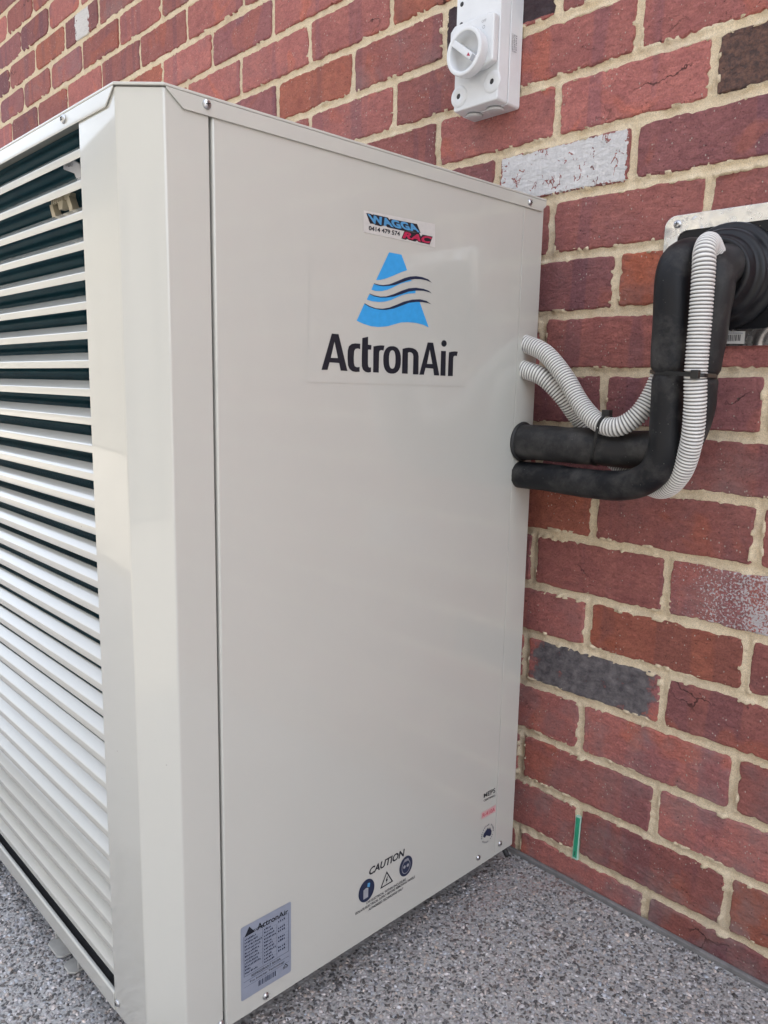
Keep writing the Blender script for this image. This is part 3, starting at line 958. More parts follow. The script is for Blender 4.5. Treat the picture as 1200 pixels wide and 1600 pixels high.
# ------------------------------------------------------------------ the air conditioner cabinet
XS, YR, YC, CW = -.0886, -.06, -.674, .0325
YF, XC = YC - CW, XS - CW
XO = -.2045                      # right end of the louvred opening
XL = -1.20                       # far end of the cabinet
ZB, ZT = .039, 1.0765
ac = empty('air_conditioner', ((XS + XL) / 2, (YF + YR) / 2, ZG))
tag(ac, 'tall beige louvred air conditioner cabinet standing on the aggregate paving', 'air conditioner')

sheet('corner_post', fillet([(XO, YF), (XC, YF), (XS, YC), (XS, -.6262), (XS - .012, -.6262)], [0, .005, .005, .0012, 0], 7), ZB - .001, ZT - .004, 'paint', ac)
sheet('corner_post', fillet([(XL, YF + .1), (XL, YF), (XL + .075, YF)], [0, .004, 0], 5), ZB - .001, ZT - .004, 'paint', ac)
sp = sheet('side_panel', fillet([(XS - .014, -.6228), (XS, -.6228), (XS, -.1096), (XS - .01, -.1096)], [0, .0034, .001, 0], 6), ZB + .001, ZT - .008, 'paint', ac)
sheet('rear_side_panel', fillet([(XS - .01, -.1086), (XS - .0004, -.1086), (XS - .0004, YR), (XL, YR)], [0, .0008, .0025, 0], 5), ZB + .001, ZT - .006, 'paint', ac)
sheet('far_side_panel', [(XL, YR), (XL, YF + .1)], ZB, ZT - .006, 'paint', ac)
# added dark box behind the seams to read as shade, and a darkened floor
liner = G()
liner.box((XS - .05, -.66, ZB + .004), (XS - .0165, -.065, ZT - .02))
liner.make('added_seam_backing', 'dark_void', ac)
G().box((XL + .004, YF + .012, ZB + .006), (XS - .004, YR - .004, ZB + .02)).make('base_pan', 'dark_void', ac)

# lid: pressed tray with skirts cut back at the corner
lid = G()
plan = [(XL - .002, YF - .0022), (XC + .0008, YF - .0022), (XS + .0022, YC - .0008), (XS + .0022, YR + .002), (XL - .002, YR + .002)]
lid.prism(plan, lambda x, y: (x, y, ZT - .0028), lambda x, y: (x, y, ZT))
zs = 1.0577
side = [(YR + .0018, ZT - .003), (YR + .0018, 1.0665), (YR - .010, zs), (-.6545, zs), (-.6725, ZT - .0045), (-.6725, ZT - .003)]
lid.prism(side, lambda y, z: (XS + .0022, y, z), lambda y, z: (XS + .0006, y, z))
front = [(XL, ZT - .003), (XL, zs + .002), (-.139, zs + .0005), (XC - .0005, ZT - .0045), (XC - .0005, ZT - .003)]
lid.prism(front, lambda x, z: (x, YF - .0006, z), lambda x, z: (x, YF - .0022, z))
lid_o = lid.make('lid', 'paint', ac, bevel=.0007, seg=2)

# condenser coil behind the louvres: shallow corrugated rows
cz = np.arange(ZB + .008, ZT - .0035, .0016)
cv = []
for z in cz:
    yy = YF + .027 + .0014 * math.sin(2 * math.pi * z / .0127)
    cv += [(XL + .02, yy, z), (-.272, yy, z), (-.264, yy + .004, z)]
cf = []
for i in range(len(cz) - 1):
    for j in range(2):
        a = i * 3 + j
        cf.append((a, a + 1, a + 4, a + 3))
mesh('condenser_coil', cv, cf, 'coil', ac, smooth=True)
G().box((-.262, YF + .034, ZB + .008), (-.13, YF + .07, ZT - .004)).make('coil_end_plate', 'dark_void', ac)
G().box((XL + .02, YF + .075, ZB + .02), (-.12, YF + .08, ZT - .004)).make('coil_light_stop', 'dark_void', ac)  # dark sheet added behind the coil so no light leaks through

# louvres: sloping blade with a turned-down lip, thirty two alike
prof = fillet([(YF + .0012, 0), (YF + .0012, .0078), (YF + .0113, .0166), (YF + .0121, .0168)], [0, .0012, .0006, 0], 4)
x0, x1 = XL + .07, XO + .004
xs_ = [x0, (x0 + x1) / 2, x1 - .004, x1]
lv, lf = [], []
for k, x in enumerate(xs_):
    for q, (y, z) in enumerate(prof):
        lv.append((x, y, z))
n = len(prof)
for k in range(len(xs_) - 1):
    for q in range(n - 1):
        lf.append((k * n + q, (k + 1) * n + q, (k + 1) * n + q + 1, k * n + q + 1))
LZ0, LP = 1.0263, .03037
first = None
for k in range(32):
    if first is None:
        first = mesh('louvre', lv, lf, 'paint', ac, smooth=True)
        md = first.modifiers.new('thickness', 'SOLIDIFY')
        md.thickness = .0009
        md.offset = 0
        w = first.modifiers.new('normals', 'WEIGHTED_NORMAL')
        w.keep_sharp = True
        base_z = first.location.z
        o = first
    else:
        o = first.copy()
        COL.objects.link(o)
    o.location.z = base_z + LZ0 - k * LP + random.gauss(0, .0002)
    o.rotation_euler.x = random.gauss(0, .004) if False else 0
# bottom rail below the louvres
rail = G().prism([(YF + .0002, ZB - .002), (YF - .0014, ZB), (YF - .0014, .0615), (YF + .0002, .063), (YF + .0035, .063), (YF + .0035, ZB - .002)],
                 lambda y, z: (XL + .07, y, z), lambda y, z: (XO - .0004, y, z))
rail.make('bottom_rail', 'paint', ac, bevel=.0006)

def screw(parent, c, nrm, r=.0047):
    nrm = Vector(nrm)
    g = G().lathe([(r, 0), (r * .98, r * .22), (r * .8, r * .48), (r * .45, r * .64), (r * .05, r * .68)], c, nrm, 16)
    nf = len(g.f)
    u = nrm.orthogonal().normalized()
    a = random.uniform(0, 1.5)
    u = Matrix.Rotation(a, 3, nrm) @ u
    w = nrm.cross(u)
    for d, e in ((u, w), (w, u)):
        q = []
        for hh in (.3, .72):
            for s1, s2 in ((-1, -1), (1, -1), (1, 1), (-1, 1)):
                q.append(Vector(c) + d * (s1 * r * .52) + e * (s2 * r * .11) + nrm * (r * hh))
        g.add([tuple(v) for v in q], [(4, 5, 6, 7), (0, 1, 5, 4), (1, 2, 6, 5), (2, 3, 7, 6), (3, 0, 4, 7)])
    o = g.make('screw', 'zinc', parent, smooth=True)
    o.data.materials.append(M['dark_void'])
    for i, f in enumerate(o.data.polygons):
        if i >= nf:
            f.material_index = 1
            f.use_smooth = False
    return o
for y, z in ((-.6296, 1.0678), (-.0995, 1.0655)):
    screw(ac, (XS + .0022, y, z), (1, 0, 0), .0048)
for y, z in ((-.5654, .0494), (-.1525, .0556), (-.6297, .0498)):
    screw(ac, (XS, y, z), (1, 0, 0), .0046)
screw(ac, (XS - .0004, -.0962, .0563), (1, 0, 0), .0046)
screw(ac, (-.236, YF - .0022, 1.0681), (0, -1, 0), .0046)
screw(ac, (-.197, YF, .0531), (0, -1, 0), .0046)

# feet
def foot(xc, yc, front):
    g = G()
    z0, z1 = ZG + .001, ZG + .0045
    s = -1 if front else 1
    ye = YF + .0035 if front else YR - .002
    for a, b in ((xc - .0515, xc - .0065), (xc + .0065, xc + .035)):
        c = .006
        poly = [(a, yc), (b, yc), (b, ye - s * c), (b - c, ye), (a + c, ye), (a, ye - s * c)]
        if s > 0:
            poly = poly[::-1]
        g.prism(poly, lambda x, y: (x, y, z0), lambda x, y: (x, y, z1))
    g.box((xc - .05, min(yc, ye) + .012, z1 + .0005), (xc - .0465, max(yc, ye) - .012, ZB + .008))
    g.box((xc + .03, min(yc, ye) + .012, z1 + .0005), (xc + .0335, max(yc, ye) - .012, ZB + .008))
    g.make('foot', 'steel_foot', ac, bevel=.0008)
foot(-.391, YF + .10, True)
foot(-.95, YF + .10, True)
foot(-.391, YR - .10, False)
for x, y in ((-.17, -.62), (-.175, -.10), (-1.12, -.10), (-1.12, -.62)):
    G().lathe([(.024, 0), (.026, .004), (.022, .03), (.018, ZB + .008 - ZG - .0006)], (x, y, ZG + .0006), (0, 0, 1), 24).make('rubber_mount', 'rubber', ac)

# sensor tag and wiring clip just inside the top louvres
TX, TZ, CX, CZ = .0179, -.0046, .0211, -.0045
tg = G().prism([(x + TX, z + TZ) for x, z in ((-.312, 1.047), (-.288, 1.044), (-.268, 1.036), (-.262, 1.020), (-.274, 1.018), (-.282, 1.028), (-.31, 1.037))], lambda x, z: (x, YF + .018, z), lambda x, z: (x, YF + .0205, z)).make('sensor_tag', 'tag', ac, bevel=.0005)
print_text('tag_print', 'WGS13', [(-.304 + TX, YF + .0177, 1.0385 + TZ), (-.285 + TX, YF + .0177, 1.0355 + TZ), (-.285 + TX, YF + .0177, 1.0415 + TZ), (-.304 + TX, YF + .0177, 1.0445 + TZ)], 'ink_navy', tg)
cl = G()
cl.box((-.350 + CX, YF + .018, 1.0045 + CZ), (-.298 + CX, YF + .0245, 1.0105 + CZ))
for k in range(6):
    cl.box((-.345 + k * .0055 + CX, YF + .0148, 1.003 + CZ), (-.3425 + k * .0055 + CX, YF + .0185, 1.0125 + CZ))
for P in ([(-.352, 1.004), (-.344, 1.004), (-.336, .992), (-.333, .984), (-.341, .983), (-.345, .99)], [(-.304, 1.004), (-.296, 1.006), (-.288, .994), (-.286, .985), (-.294, .985), (-.297, .993)], [(-.327, 1.004), (-.313, 1.004), (-.315, .995), (-.325, .995)]):
    cl.prism([(x + CX, z + CZ) for x, z in P], lambda x, z: (x, YF + .0152, z), lambda x, z: (x, YF + .0235, z))
cl.make('wiring_clip', 'clip', ac, bevel=.0006)

tube('drain_stub', [(-.14, -.085, .046), (-.115, -.08, .044), (-.098, -.074, .034), (-.090, -.071, .022)], .0045, 'rubber', ac, n=14)

# cable and pipe entries on the rear strip
def grommet(y, z, r, mat='rubber'):
    G().lathe([(r * .8, 0), (r * 1.12, .0003), (r * 1.16, .0025), (r * 1.08, .0045), (r * .95, .005)], (XS - .0004, y, z), (1, 0, 0), 32).make('grommet', mat, ac, smooth=True)
grommet(-.0885, .7206, .0262)

# ---- printed and stuck-on marks of the side panel
def S3(k, L):
    return [(XS + .0004 + k * .00025, y, z) for y, z in L]
def flat(name, loops, k, mat, parent):
    me = poly_mesh(loops)
    V = [(XS + .0004 + k * .00025, v.co[0], v.co[1]) for v in me.vertices]
    return mesh(name, V, [tuple(p.vertices) for p in me.polygons], mat, parent)
def circle(c, r, n=40, ry=None):
    return [(c[0] + r * math.cos(2 * math.pi * i / n), c[1] + (ry or r) * math.sin(2 * math.pi * i / n)) for i in range(n)]
def quad(q, a, b, c, d):
    """sub-quad of a panel quad in 0..1 coordinates"""
    uv = np.array([(a, c), (b, c), (b, d), (a, d)], float)
    return [tuple(v) for v in bil(np.array(q), uv)]
logo = flat('logo_film', [DEC['FILM']], 0, 'film', ac)
logo['label'] = 'clear film carrying the blue emblem and the black name'
for L in DEC['BLUE']:
    flat('emblem_band', [L], 1, 'ink_blue', logo)
for L in DEC['WAVE']:
    flat('emblem_wave', [L], 2, 'ink_navy', logo)
for L in DEC['LET']:
    flat('letter', L, 1, 'ink_black', logo)
ins = flat('installer_sticker', [DEC['WFILM']], 0, 'label_white', ac)
flat('word_outline', [DEC['WBLACK']], 1, 'ink_black', ins)
print_text('word', 'WAGGA', S3(2, DEC['WTEXT']), 'ink_sky', ins, .05, 1.05)
flat('word_outline', [DEC['RBLACK']], 1, 'ink_black', ins)
print_text('word', 'RAC', S3(2, DEC['RTEXT']), 'ink_red', ins, .05, 1.05)
print_text('phone_number', '0414 479 574', S3(1, DEC['PHONE']), 'ink_black', ins, .03)
cau = print_text('caution_print', 'CAUTION', S3(0, DEC['CAUTION']), 'ink_black', ac, .03)
for key, body in (('L1', 'LIVE ELECTRICAL WITHIN ENCLOSURE'), ('L2', 'ISOLATE ELECTRICAL SUPPLY BEFORE REMOVING PANELS'), ('L3', 'AUTHORISED TECHNICIANS ONLY')):
    print_text('warning_line', body, S3(0, DEC[key]), 'ink_black', cau, .02)
(ay, az), (by, bz) = DEC['CC']
d1 = flat('warning_disc', [circle((ay, az), .0148, ry=.0166)], 0, 'ink_navy', cau)
flat('warning_symbol', [[(ay - .006, az - .011), (ay + .003, az - .011), (ay + .003, az + .003), (ay - .001, az + .0045), (ay - .006, az + .003)]], 1, 'ink_grey', d1)
flat('warning_symbol', [[(ay + .001, az + .005), (ay + .0055, az + .003), (ay + .0065, az + .009), (ay + .002, az + .0105)]], 1, 'ink_sky', d1)
d2 = flat('warning_disc', [circle((by, bz), .0135, ry=.0155)], 0, 'ink_navy', cau)
flat('warning_symbol', [circle((by, bz - .001), .0088, ry=.0105), circle((by, bz - .001), .0080, ry=.0096)], 1, 'ink_grey', d2)
flat('warning_symbol', [circle((by - .0033, bz), .0024)], 1, 'ink_grey', d2)
flat('warning_symbol', [circle((by + .0035, bz), .0024)], 1, 'ink_grey', d2)
flat('warning_symbol', [[(by - .006, bz + .0075), (by + .006, bz + .0075), (by + .004, bz + .0115), (by - .003, bz + .0115)]], 1, 'ink_grey', d2)
T = np.array(DEC['TRI'])
cT = T.mean(0)
flat('warning_triangle', [[tuple(q) for q in T], [tuple(cT + (q - cT) * .76) for q in T]], 0, 'ink_black', cau)
flat('warning_bolt', [[tuple(cT + np.array(q) * .001) for q in ((.8, 6), (-2.2, -.2), (-.2, -.2), (-1.2, -4.8), (2.4, 1.4), (.4, 1.4), (2.0, 5.4))]], 0, 'ink_black', cau)
# rating plate
SP = DEC['SPEC']
q = np.array(SP)
spec = flat('rating_plate', [fillet([((SP[0][0] + SP[1][0]) / 2, SP[0][1]), SP[1], SP[2], SP[3], SP[0], ((SP[0][0] + SP[1][0]) / 2, SP[0][1])], [0, .003, .003, .003, .003, 0], 4)[:-1]], 0, 'label_silver', ac)
print_text('plate_name', 'ActronAir', S3(1, DEC['SHEAD']), 'ink_black', spec, .022)
flat('plate_emblem', [DEC['STRI']], 1, 'ink_black', spec)
def prect(a, b, c, d, name='plate_rule', k=1):
    return flat(name, [quad(SP, a, b, c, d)], k, 'ink_navy', spec)
for a, b, c, d in ((.055, .945, .858 - .0, .861), (.055, .945, .315, .319), (.055, .061, .315, .861), (.939, .945, .315, .861), (.42, .425, .34, .861), (.70, .704, .34, .78)):
    prect(a, b, c, d)
for k in range(11):
    z = .838 - k * .0455
    prect(.06, .94, z - .0012, z)
for k, n_ in enumerate((8, 9, 12, 11, 10, 9, 10, 9, 11, 4, 9)):
    z = .838 - k * .0455
    print_dashes('plate_print', n_, S3(1, quad(SP, .075, .075 + .028 * n_, z - .038, z - .014)), 'ink_navy', spec)
    print_dashes('plate_print', 5 + k % 4, S3(1, quad(SP, .45, .60 + .03 * (k % 4), z - .038, z - .014)), 'ink_navy', spec)
    if k % 3 != 1:
        print_dashes('plate_print', 4, S3(1, quad(SP, .73, .88, z - .038, z - .014)), 'ink_navy', spec)
print_text('plate_text', 'CRV240T', S3(1, quad(SP, .20, .46, .865, .893)), 'ink_black', spec, .02)
print_text('plate_text', 'REFRIGERANT R410A', S3(1, quad(SP, .2, .78, .262, .296)), 'ink_black', spec, .01)
print_text('plate_text', 'Tru Inverter Technology', S3(1, quad(SP, .16, .86, .185, .222)), 'ink_black', spec, .01)
prect(.05, .95, .243, .247)
prect(.05, .95, .168, .171)
x = .33
while x < .66:
    w = random.choice((.008, .012, .02))
    prect(x, x + w, .075, .15, 'barcode_bar')
    x += w + random.choice((.008, .012, .018))
flat('plate_mark', [quad(SP, .83, .93, .10, .105), ], 1, 'ink_black', spec)
flat('plate_mark', [[tuple(v) for v in bil(q, np.array([(.82, .115), (.94, .115), (.88, .165)]))], [tuple(v) for v in bil(q, np.array([(.845, .122), (.915, .122), (.88, .15)]))]], 1, 'ink_black', spec)
# small marks near the rear seam
mp = print_text('efficiency_mark', 'MEPS', S3(0, DEC['MEPS']), 'ink_black', ac, .012)
print_text('efficiency_word', 'CERTIFIED', S3(0, DEC['CERT']), 'ink_black', mp, .012)
rb = flat('refrigerant_sticker', [DEC['RBOX']], 0, 'ink_pink', ac)
print_text('refrigerant_word', 'R-410A', S3(1, DEC['RT']), 'ink_pink_text', rb, .02)
am = flat('origin_mark', [DEC['AUSP']], 0, 'ink_navy', ac)
cy, czz = DEC['AUS']
for i in range(26):
    if i in (9, 15, 19, 25):
        continue
    a = math.pi - 2 * math.pi * i / 26 + .2
    e, nn = np.array((math.sin(a), -math.cos(a))), np.array((math.cos(a), math.sin(a)))
    c0 = np.array((cy, czz)) + nn * .0148
    print_dashes('origin_stroke', 2, S3(0, [tuple(c0 + e * u * .00115 + nn * v * .0014) for u, v in ((-1, -1), (1, -1), (1, 1), (-1, 1))]), 'ink_navy', am)

# ------------------------------------------------------------------ pipes and conduits
def thing_tube(name, label, cat, path, r, mat, group=None, **kw):
    o, C = tube(name, path, r, mat, origin=path[0], **kw)
    tag(o, label, cat, group)
    return o, C
lower = [(-.098, -.09, .6706), (-.0886, -.09, .6706), (-.0196, -.093, .6708), (.0485, -.1, .67), (.1061, -.108, .6766), (.1392, -.113, .6947), (.1531, -.116, .725), (.1548, -.118, .7698),
         (.1544, -.12, .8176), (.1542, -.123, .8878), (.1524, -.122, .934), (.1537, -.112, .9593), (.1597, -.085, .9673), (.163, -.045, .962)]
upper = [(-.098, -.089, .7206), (-.0886, -.089, .7206), (-.0268, -.087, .7208), (.0339, -.082, .721), (.0856, -.077, .7209), (.1248, -.072, .7235), (.1546, -.07, .7399), (.1665, -.071, .7779), (.1698, -.073, .8187),
         (.1781, -.08, .8741), (.1834, -.083, .9202), (.1827, -.076, .9478), (.1821, -.04, .9618)]
con1 = [(-.0986, -.0878, .8675), (-.0886, -.0878, .8657), (-.0545, -.088, .8521), (-.0168, -.092, .8189), (.017, -.098, .7799), (.0497, -.104, .7565), (.0804, -.106, .752), (.1029, -.098, .7674), (.1157, -.088, .793),
        (.125, -.08, .8266), (.1428, -.08, .8752), (.1564, -.078, .9144), (.1611, -.05, .9475)]
con2 = [(-.0986, -.091, .829), (-.0886, -.0896, .828), (-.0567, -.085, .817), (-.0303, -.072, .7896), (-.0136, -.052, .7572), (.0144, -.041, .7208), (.0655, -.045, .6879), (.1306, -.075, .6707), (.1702, -.102, .6953),
        (.1896, -.119, .7382), (.1947, -.128, .7832), (.1941, -.132, .8215), (.195, -.134, .8852), (.1944, -.134, .9367), (.1909, -.128, .9633), (.1848, -.105, .9779), (.1810, -.078, .968), (.1740, -.04, .955), (.170, -.012, .95)]
grp = 'pipes and conduits between cabinet and wall'
lo_o, lo_c = thing_tube('insulated_pipe', 'thinner black foam pipe, lower of two, bending up in front of the wall', 'pipe', lower, .0205, 'foam', grp, swell=(.822, .12), pinch=[((.1544, -.12, .822), .004, .22)], noise=.00025)
up_o, up_c = thing_tube('insulated_pipe', 'thick dusty black foam pipe above the lower one, rising behind the white conduit', 'pipe', upper, .0262, 'foam_dusty', grp, pinch=[((.04, -.082, .721), .004, .05), ((.1698, -.073, .822), .004, .15)], noise=.0004)
c1_o, c1_c = thing_tube('corrugated_conduit', 'upper white corrugated conduit sagging onto the thick black pipe', 'conduit', con1, .0133, 'conduit', grp, ridge=.0043, n=22)
c2_o, c2_c = thing_tube('corrugated_conduit', 'white corrugated conduit running in front of the black pipes up to the flashing', 'conduit', con2, .0136, 'conduit', grp, ridge=.0043, n=22)

def band(name, pts, width, thick, up, mat, parent, origin=None):
    """flat strap along a closed 3D loop; 'up' is the strap's width direction"""
    pts = [np.array(q, float) for q in pts]
    n = len(pts)
    c = sum(pts) / n
    up = np.array(up, float)
    up /= np.linalg.norm(up)
    V = []
    for q in pts:
        d = q - c
        d = d - up * (d @ up)
        d /= np.linalg.norm(d)
        for a, b in ((-.5, 0), (.5, 0), (.5, 1), (-.5, 1)):
            V.append(tuple(q + up * a * width + d * b * thick))
    F = []
    for i in range(n):
        j = (i + 1) % n
        for k in range(4):
            l = (k + 1) % 4
            F.append((i * 4 + k, j * 4 + k, j * 4 + l, i * 4 + l))
    return mesh(name, V, F, mat, parent, origin=origin)
def hull2(P):
    P = sorted(set(P))
    def half(Q):
        h = []
        for q in Q:
            while len(h) > 1 and (h[-1][0] - h[-2][0]) * (q[1] - h[-2][1]) - (h[-1][1] - h[-2][1]) * (q[0] - h[-2][0]) <= 0:
                h.pop()
            h.append(q)
        return h
    a, b = half(P), half(P[::-1])
    return a[:-1] + b[:-1]
# tie round the vertical bundle
tz = .8215
circ = []
for (cx, cy_, r) in ((.1544, -.120, .0172), (.1700, -.0735, .0225), (.1941, -.132, .0138), (.1240, -.0805, .0136)):
    circ += [(round(cx + r * math.cos(a), 5), round(cy_ + r * math.sin(a), 5)) for a in np.linspace(0, 2 * math.pi, 28, endpoint=False)]
hull = hull2(circ)
t1 = empty('cable_tie', (hull[0][0], hull[0][1], tz))
tag(t1, 'black cable tie cinched round the upright pipe bundle', 'cable tie', 'cable ties')
band('strap', [(a, b, tz + .004 - (a - .12) * .06) for a, b in hull], .0048, .0013, (0, 0, 1), 'tie', t1)
hx, hy = .2005, -.1465
G().box((hx - .005, hy - .004, tz - .0055), (hx + .005, hy + .003, tz + .005)).make('tie_head', 'tie', t1, bevel=.001)
# tie holding the upper conduit down on the thick pipe
k1 = int(np.argmin(np.linalg.norm(c1_c - np.array((.052, -.104, .7555)), axis=1)))
k2 = int(np.argmin(np.linalg.norm(up_c - np.array((.045, -.0815, .721)), axis=1)))
pc, pu = c1_c[k1], up_c[k2]
circ = []
for (cc, r) in ((pc, .0136), (pu, .0258)):
    circ += [(round(cc[1] + r * math.cos(a), 5), round(cc[2] + r * math.sin(a), 5)) for a in np.linspace(0, 2 * math.pi, 28, endpoint=False)]
hull = hull2(circ)
def tx(z):
    return pu[0] + .001 + (pc[0] - pu[0] + .010) * (z - pu[2]) / (pc[2] - pu[2] + .01)
t2 = empty('cable_tie', (pu[0], pu[1], pu[2]))
tag(t2, 'black cable tie strapping the sagging conduit to the thick pipe', 'cable tie', 'cable ties')
band('strap', [(tx(z), y, z) for y, z in hull], .0046, .0013, (1, 0, .12), 'tie', t2)
ztop = max(z for y, z in hull)
G().box((tx(ztop) - .005, pc[1] - .010, ztop - .003), (tx(ztop) + .006, pc[1] + .001, ztop + .005)).make('tie_head', 'tie', t2, bevel=.001)

# ------------------------------------------------------------------ wall flashing with rubber boot
def rrect(x0, x1, z0, z1, r, n=6):
    P = []
    for cx, cz_, a0 in ((x1 - r, z0 + r, -90), (x1 - r, z1 - r, 0), (x0 + r, z1 - r, 90), (x0 + r, z0 + r, 180)):
        for k in range(n + 1):
            a = math.radians(a0 + 90 * k / n)
            P.append((cx + r * math.cos(a), cz_ + r * math.sin(a)))
    return P
FX0, FX1, FZ0, FZ1 = .076, .252, .861, 1.0375
fl = empty('pipe_flashing', ((FX0 + FX1) / 2, 0, (FZ0 + FZ1) / 2))
tag(fl, 'square aluminium framed black rubber boot where the pipes enter the brick wall', 'flashing')
oo, ii = rrect(FX0, FX1, FZ0, FZ1, .016), rrect(FX0 + .0195, FX1 - .0195, FZ0 + .0215, FZ1 - .0215, .013)
n = len(oo)
V = [(x, -.0052, z) for x, z in oo] + [(x, -.0078, z) for x, z in oo] + [(x, -.0084, z) for x, z in ii] + [(x, -.0052, z) for x, z in ii]
F = []
for i in range(n):
    j = (i + 1) % n
    for r in range(3):
        F.append((r * n + i, r * n + j, (r + 1) * n + j, (r + 1) * n + i))
mesh('metal_frame', V, F, 'alu', fl, bevel=.0006)
G().prism(rrect(FX0 + .004, FX1 - .004, FZ0 + .004, FZ1 - .004, .014), lambda x, z: (x, -.0046, z), lambda x, z: (x, -.0068, z)).make('rubber_base', 'boot', fl)
bx_, bz_ = .168, .950
prof = [(.0690, .0072), (.0688, .0130), (.0670, .0180), (.0635, .0205), (.0605, .0225), (.0590, .0270), (.0585, .0420), (.0565, .0485), (.0525, .0515), (.0495, .0535), (.0480, .0580),
        (.0462, .0720), (.0448, .0770), (.0420, .0790), (.0385, .0780)]
prof = [(r, .0072 + (h - .0072) * .62) for r, h in prof]
G().lathe(prof, (bx_, 0, bz_), (0, -1, 0), 64, cap=False).make('rubber_cone', 'boot', fl, smooth=True)
G().lathe([(.0395, .0), (.0395, .044)], (bx_, 0, bz_), (0, -1, 0), 40).make('boot_throat', 'dark_void', fl)
for x, z in ((FX0 + .0185, FZ1 - .0118), (FX1 - .0185, FZ1 - .0118), (FX1 - .0185, FZ0 + .0118), (FX0 + .0185, FZ0 + .0118)):
    screw(fl, (x, -.0080, z), (0, -1, 0), .0056)
bs = G().add([(.1675, -.0090, .8645), (.1985, -.0090, .8635), (.1985, -.0090, .8795), (.1675, -.0090, .8805)], [(0, 1, 2, 3)]).make('barcode_sticker', 'label_white', fl)
x = .1715
while x < .193:
    w = random.choice((.0005, .0008, .0012))
    G().add([(x, -.0092, .8675), (x + w, -.0092, .8675), (x + w, -.0092, .8755), (x, -.0092, .8755)], [(0, 1, 2, 3)]).make('barcode_bar', 'ink_black', bs)
    x += w + random.choice((.0005, .0008, .0011))
print_dashes('sticker_print', 18, [(.1695, -.0092, .8768), (.1965, -.0092, .876), (.1965, -.0092, .8785), (.1695, -.0092, .8793)], 'ink_grey', bs)

# ------------------------------------------------------------------ isolator switch
sx0, sx1, sz0, sz1 = -.279, -.185, 1.2355, 1.412
sw = empty('isolator_switch', ((sx0 + sx1) / 2, 0, sz0))
tag(sw, 'white plastic isolator switch with round dial, screwed to the bricks above the cabinet', 'switch')
def tapered(x0, x1, z0, z1, y0, y1, ins, r, mat, name, parent, bevel=.002):
    A, B = rrect(x0, x1, z0, z1, r), rrect(x0 + ins, x1 - ins, z0 + ins, z1 - ins, r)
    n = len(A)
    V = [(x, y0, z) for x, z in A] + [(x, y1, z) for x, z in B]
    F = [tuple(range(n)), tuple(range(n, 2 * n))[::-1]] + [(i, n + i, n + (i + 1) % n, (i + 1) % n) for i in range(n)]
    return mesh(name, V, F, mat, parent, bevel=bevel, seg=3)
tapered(sx0, sx1, sz0, sz1, -.0045, -.034, .0003, .004, 'switch', 'back_box', sw, .0012)
tapered(sx0 + .0007, sx1 - .0007, sz0 + .0007, sz1 - .0007, -.0345, -.058, .0018, .004, 'switch', 'cover', sw, .0022)
# raised middle of the cover
P = [(sx0 + .003, 1.352), (sx0 + .003, 1.300), (sx0 + .018, 1.2875), (sx1 - .022, 1.2845), (sx1 - .0032, 1.2905), (sx1 - .0032, 1.3565), (sx1 - .012, 1.3595), (sx0 + .012, 1.3595)]
G().prism(P, lambda x, z: (x, -.0585, z), lambda x, z: (x, -.0725, z)).make('raised_cover', 'switch', sw, bevel=.003, seg=3)
# low moulded bosses under the dial
for x, z, r in ((sx0 + .0135, sz0 + .024, .0125), (sx1 - .0135, sz0 + .030, .0125)):
    b_ = G().lathe([(r + .004, .0582), (r + .0025, .0594), (r, .0600), (r * .35, .0600), (r * .33, .056)], (x, 0, z), (0, -1, 0), 32, cap=False).make('screw_boss', 'switch', sw, smooth=True, wn=True)
    G().lathe([(r * .345, .0585), (r * .1, .0592)], (x, 0, z), (0, -1, 0), 20).make('screw_hole', 'dark_void', b_)
for x, z in ((sx0 + .0135, sz1 - .017), (sx0 + .0135, sz1 - .0525 + .006), (sx1 - .0135, sz1 - .020)):
    G().lathe([(.0036, .0581), (.0030, .0588), (.0006, .0588)], (x, 0, z), (0, -1, 0), 18).make('screw_hole', 'dark_void', sw)
# dial: ring, sunk dish, handle bar
dx, dz_ = -.2305, 1.3085
dial = G().lathe([(.0335, .0727), (.0350, .077), (.0350, .0893), (.0338, .0910), (.0292, .0910), (.0280, .0895), (.0268, .0742), (.0003, .0738)], (dx, 0, dz_), (0, -1, 0), 56, cap=False).make('dial', 'switch', sw, smooth=True, wn=True)
a = math.radians(-38)
u, w = np.array((math.cos(a), math.sin(a))), np.array((-math.sin(a), math.cos(a)))
Q = [np.array((dx, dz_)) + u * p_ + w * q_ for p_, q_ in ((-.0283, -.0050), (.0278, -.0050), (.0278, .0050), (-.0283, .0050))]
G().prism([tuple(v) for v in Q], lambda x, z: (x, -.0735, z), lambda x, z: (x, -.0906, z)).make('handle', 'switch', dial, bevel=.0012, seg=2)
Q = [np.array((dx, dz_)) + u * p_ + w * q_ for p_, q_ in ((.0105, -.0026), (.0175, 0), (.0105, .0026))]
mesh('red_arrow', [(x, -.0909, z) for x, z in Q], [(0, 1, 2)], 'ink_red', dial)
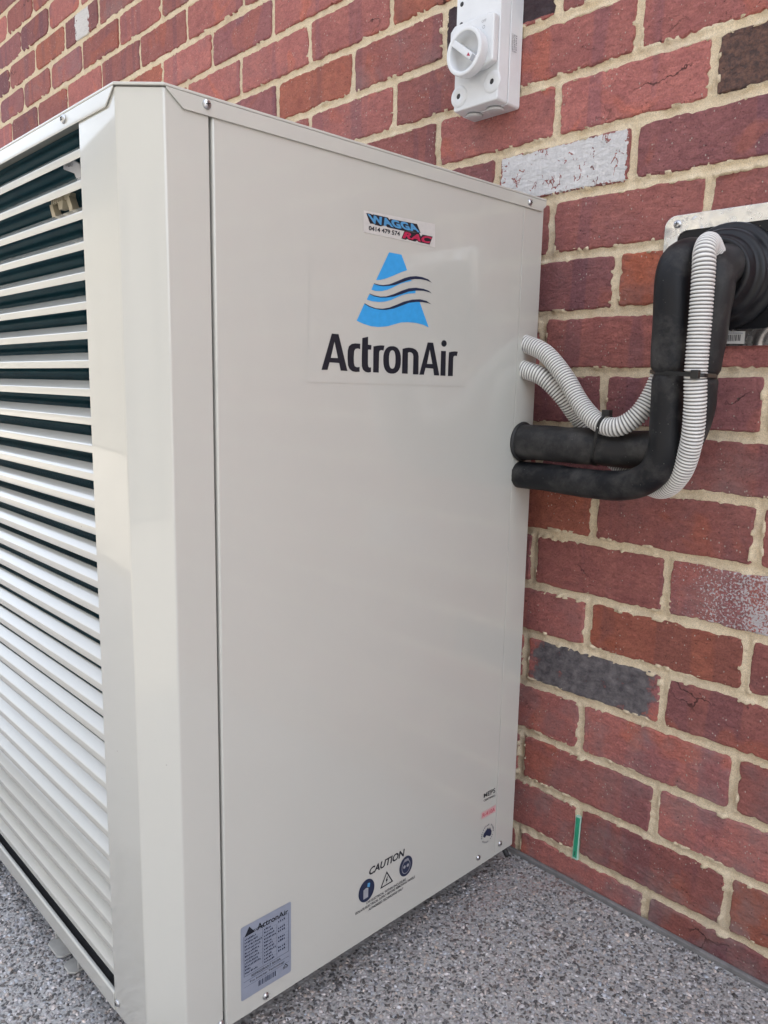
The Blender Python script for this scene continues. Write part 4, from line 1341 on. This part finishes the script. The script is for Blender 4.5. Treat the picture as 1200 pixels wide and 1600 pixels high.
Q = [np.array((dx, dz_)) + u * p_ + w * q_ for p_, q_ in ((.0195, -.0046), (.0272, -.0046), (.0272, .0046), (.0195, .0046))]
mesh('handle_end', [(x, -.09085, z) for x, z in Q], [(0, 1, 2, 3)], 'ink_grey', dial)
def sw_text(body, x0, x1, z0, z1, name='switch_print'):
    print_text(name, body, [(x0, -.0728, z0), (x1, -.0728, z0), (x1, -.0728, z1), (x0, -.0728, z1)], 'ink_grey', sw)
sw_text('OFF', -.2115, -.2025, 1.3475, 1.3515)
sw_text('O', -.2095, -.2045, 1.3385, 1.3435)
sw_text('I', -.2062, -.2052, 1.304, 1.310)
sw_text('ON', -.2090, -.2020, 1.2955, 1.2995)
for k, n_ in enumerate((12, 10, 8)):
    yy = -.0305 + k * .0045
    print_dashes('side_print', n_, [(sx1 + .0004, yy, 1.338), (sx1 + .0004, yy, 1.312), (sx1 + .0004, yy + .0028, 1.312), (sx1 + .0004, yy + .0028, 1.338)], 'ink_grey', sw)
for x, y in ((-.2545, -.031), (-.212, -.031)):
    G().lathe([(.0135, -.0008), (.0135, .0028), (.0120, .0042), (.0005, .0042)], (x, y, sz0), (0, 0, -1), 32).make('conduit_plug', 'plug', sw, smooth=True, wn=True)

# ------------------------------------------------------------------ weep hole vent in a brick joint
wv = empty('weep_vent', (-.002, -.003, .03))
tag(wv, 'green plastic weep hole vent upright in a mortar joint near the paving', 'vent')
def lean(z):
    return -.0018 + (z - .066) * .028
def slab_(x0, x1, z0, z1, y0, y1):
    return G().prism([(lean(z0) + x0, z0), (lean(z0) + x1, z0), (lean(z1) + x1, z1), (lean(z1) + x0, z1)], lambda x, z: (x, y0, z), lambda x, z: (x, y1, z))
slab_(-.0052, .0052, .029, .107, .004, -.0046).make('vent_body', 'weep_rim', wv, bevel=.0008)
slab_(-.0036, .0036, .033, .105, -.0040, -.0052).make('vent_face', 'weep', wv, bevel=.0004)
slab_(-.0006, .0006, .037, .045, -.0050, -.0054).make('vent_slot', 'dark_void', wv)
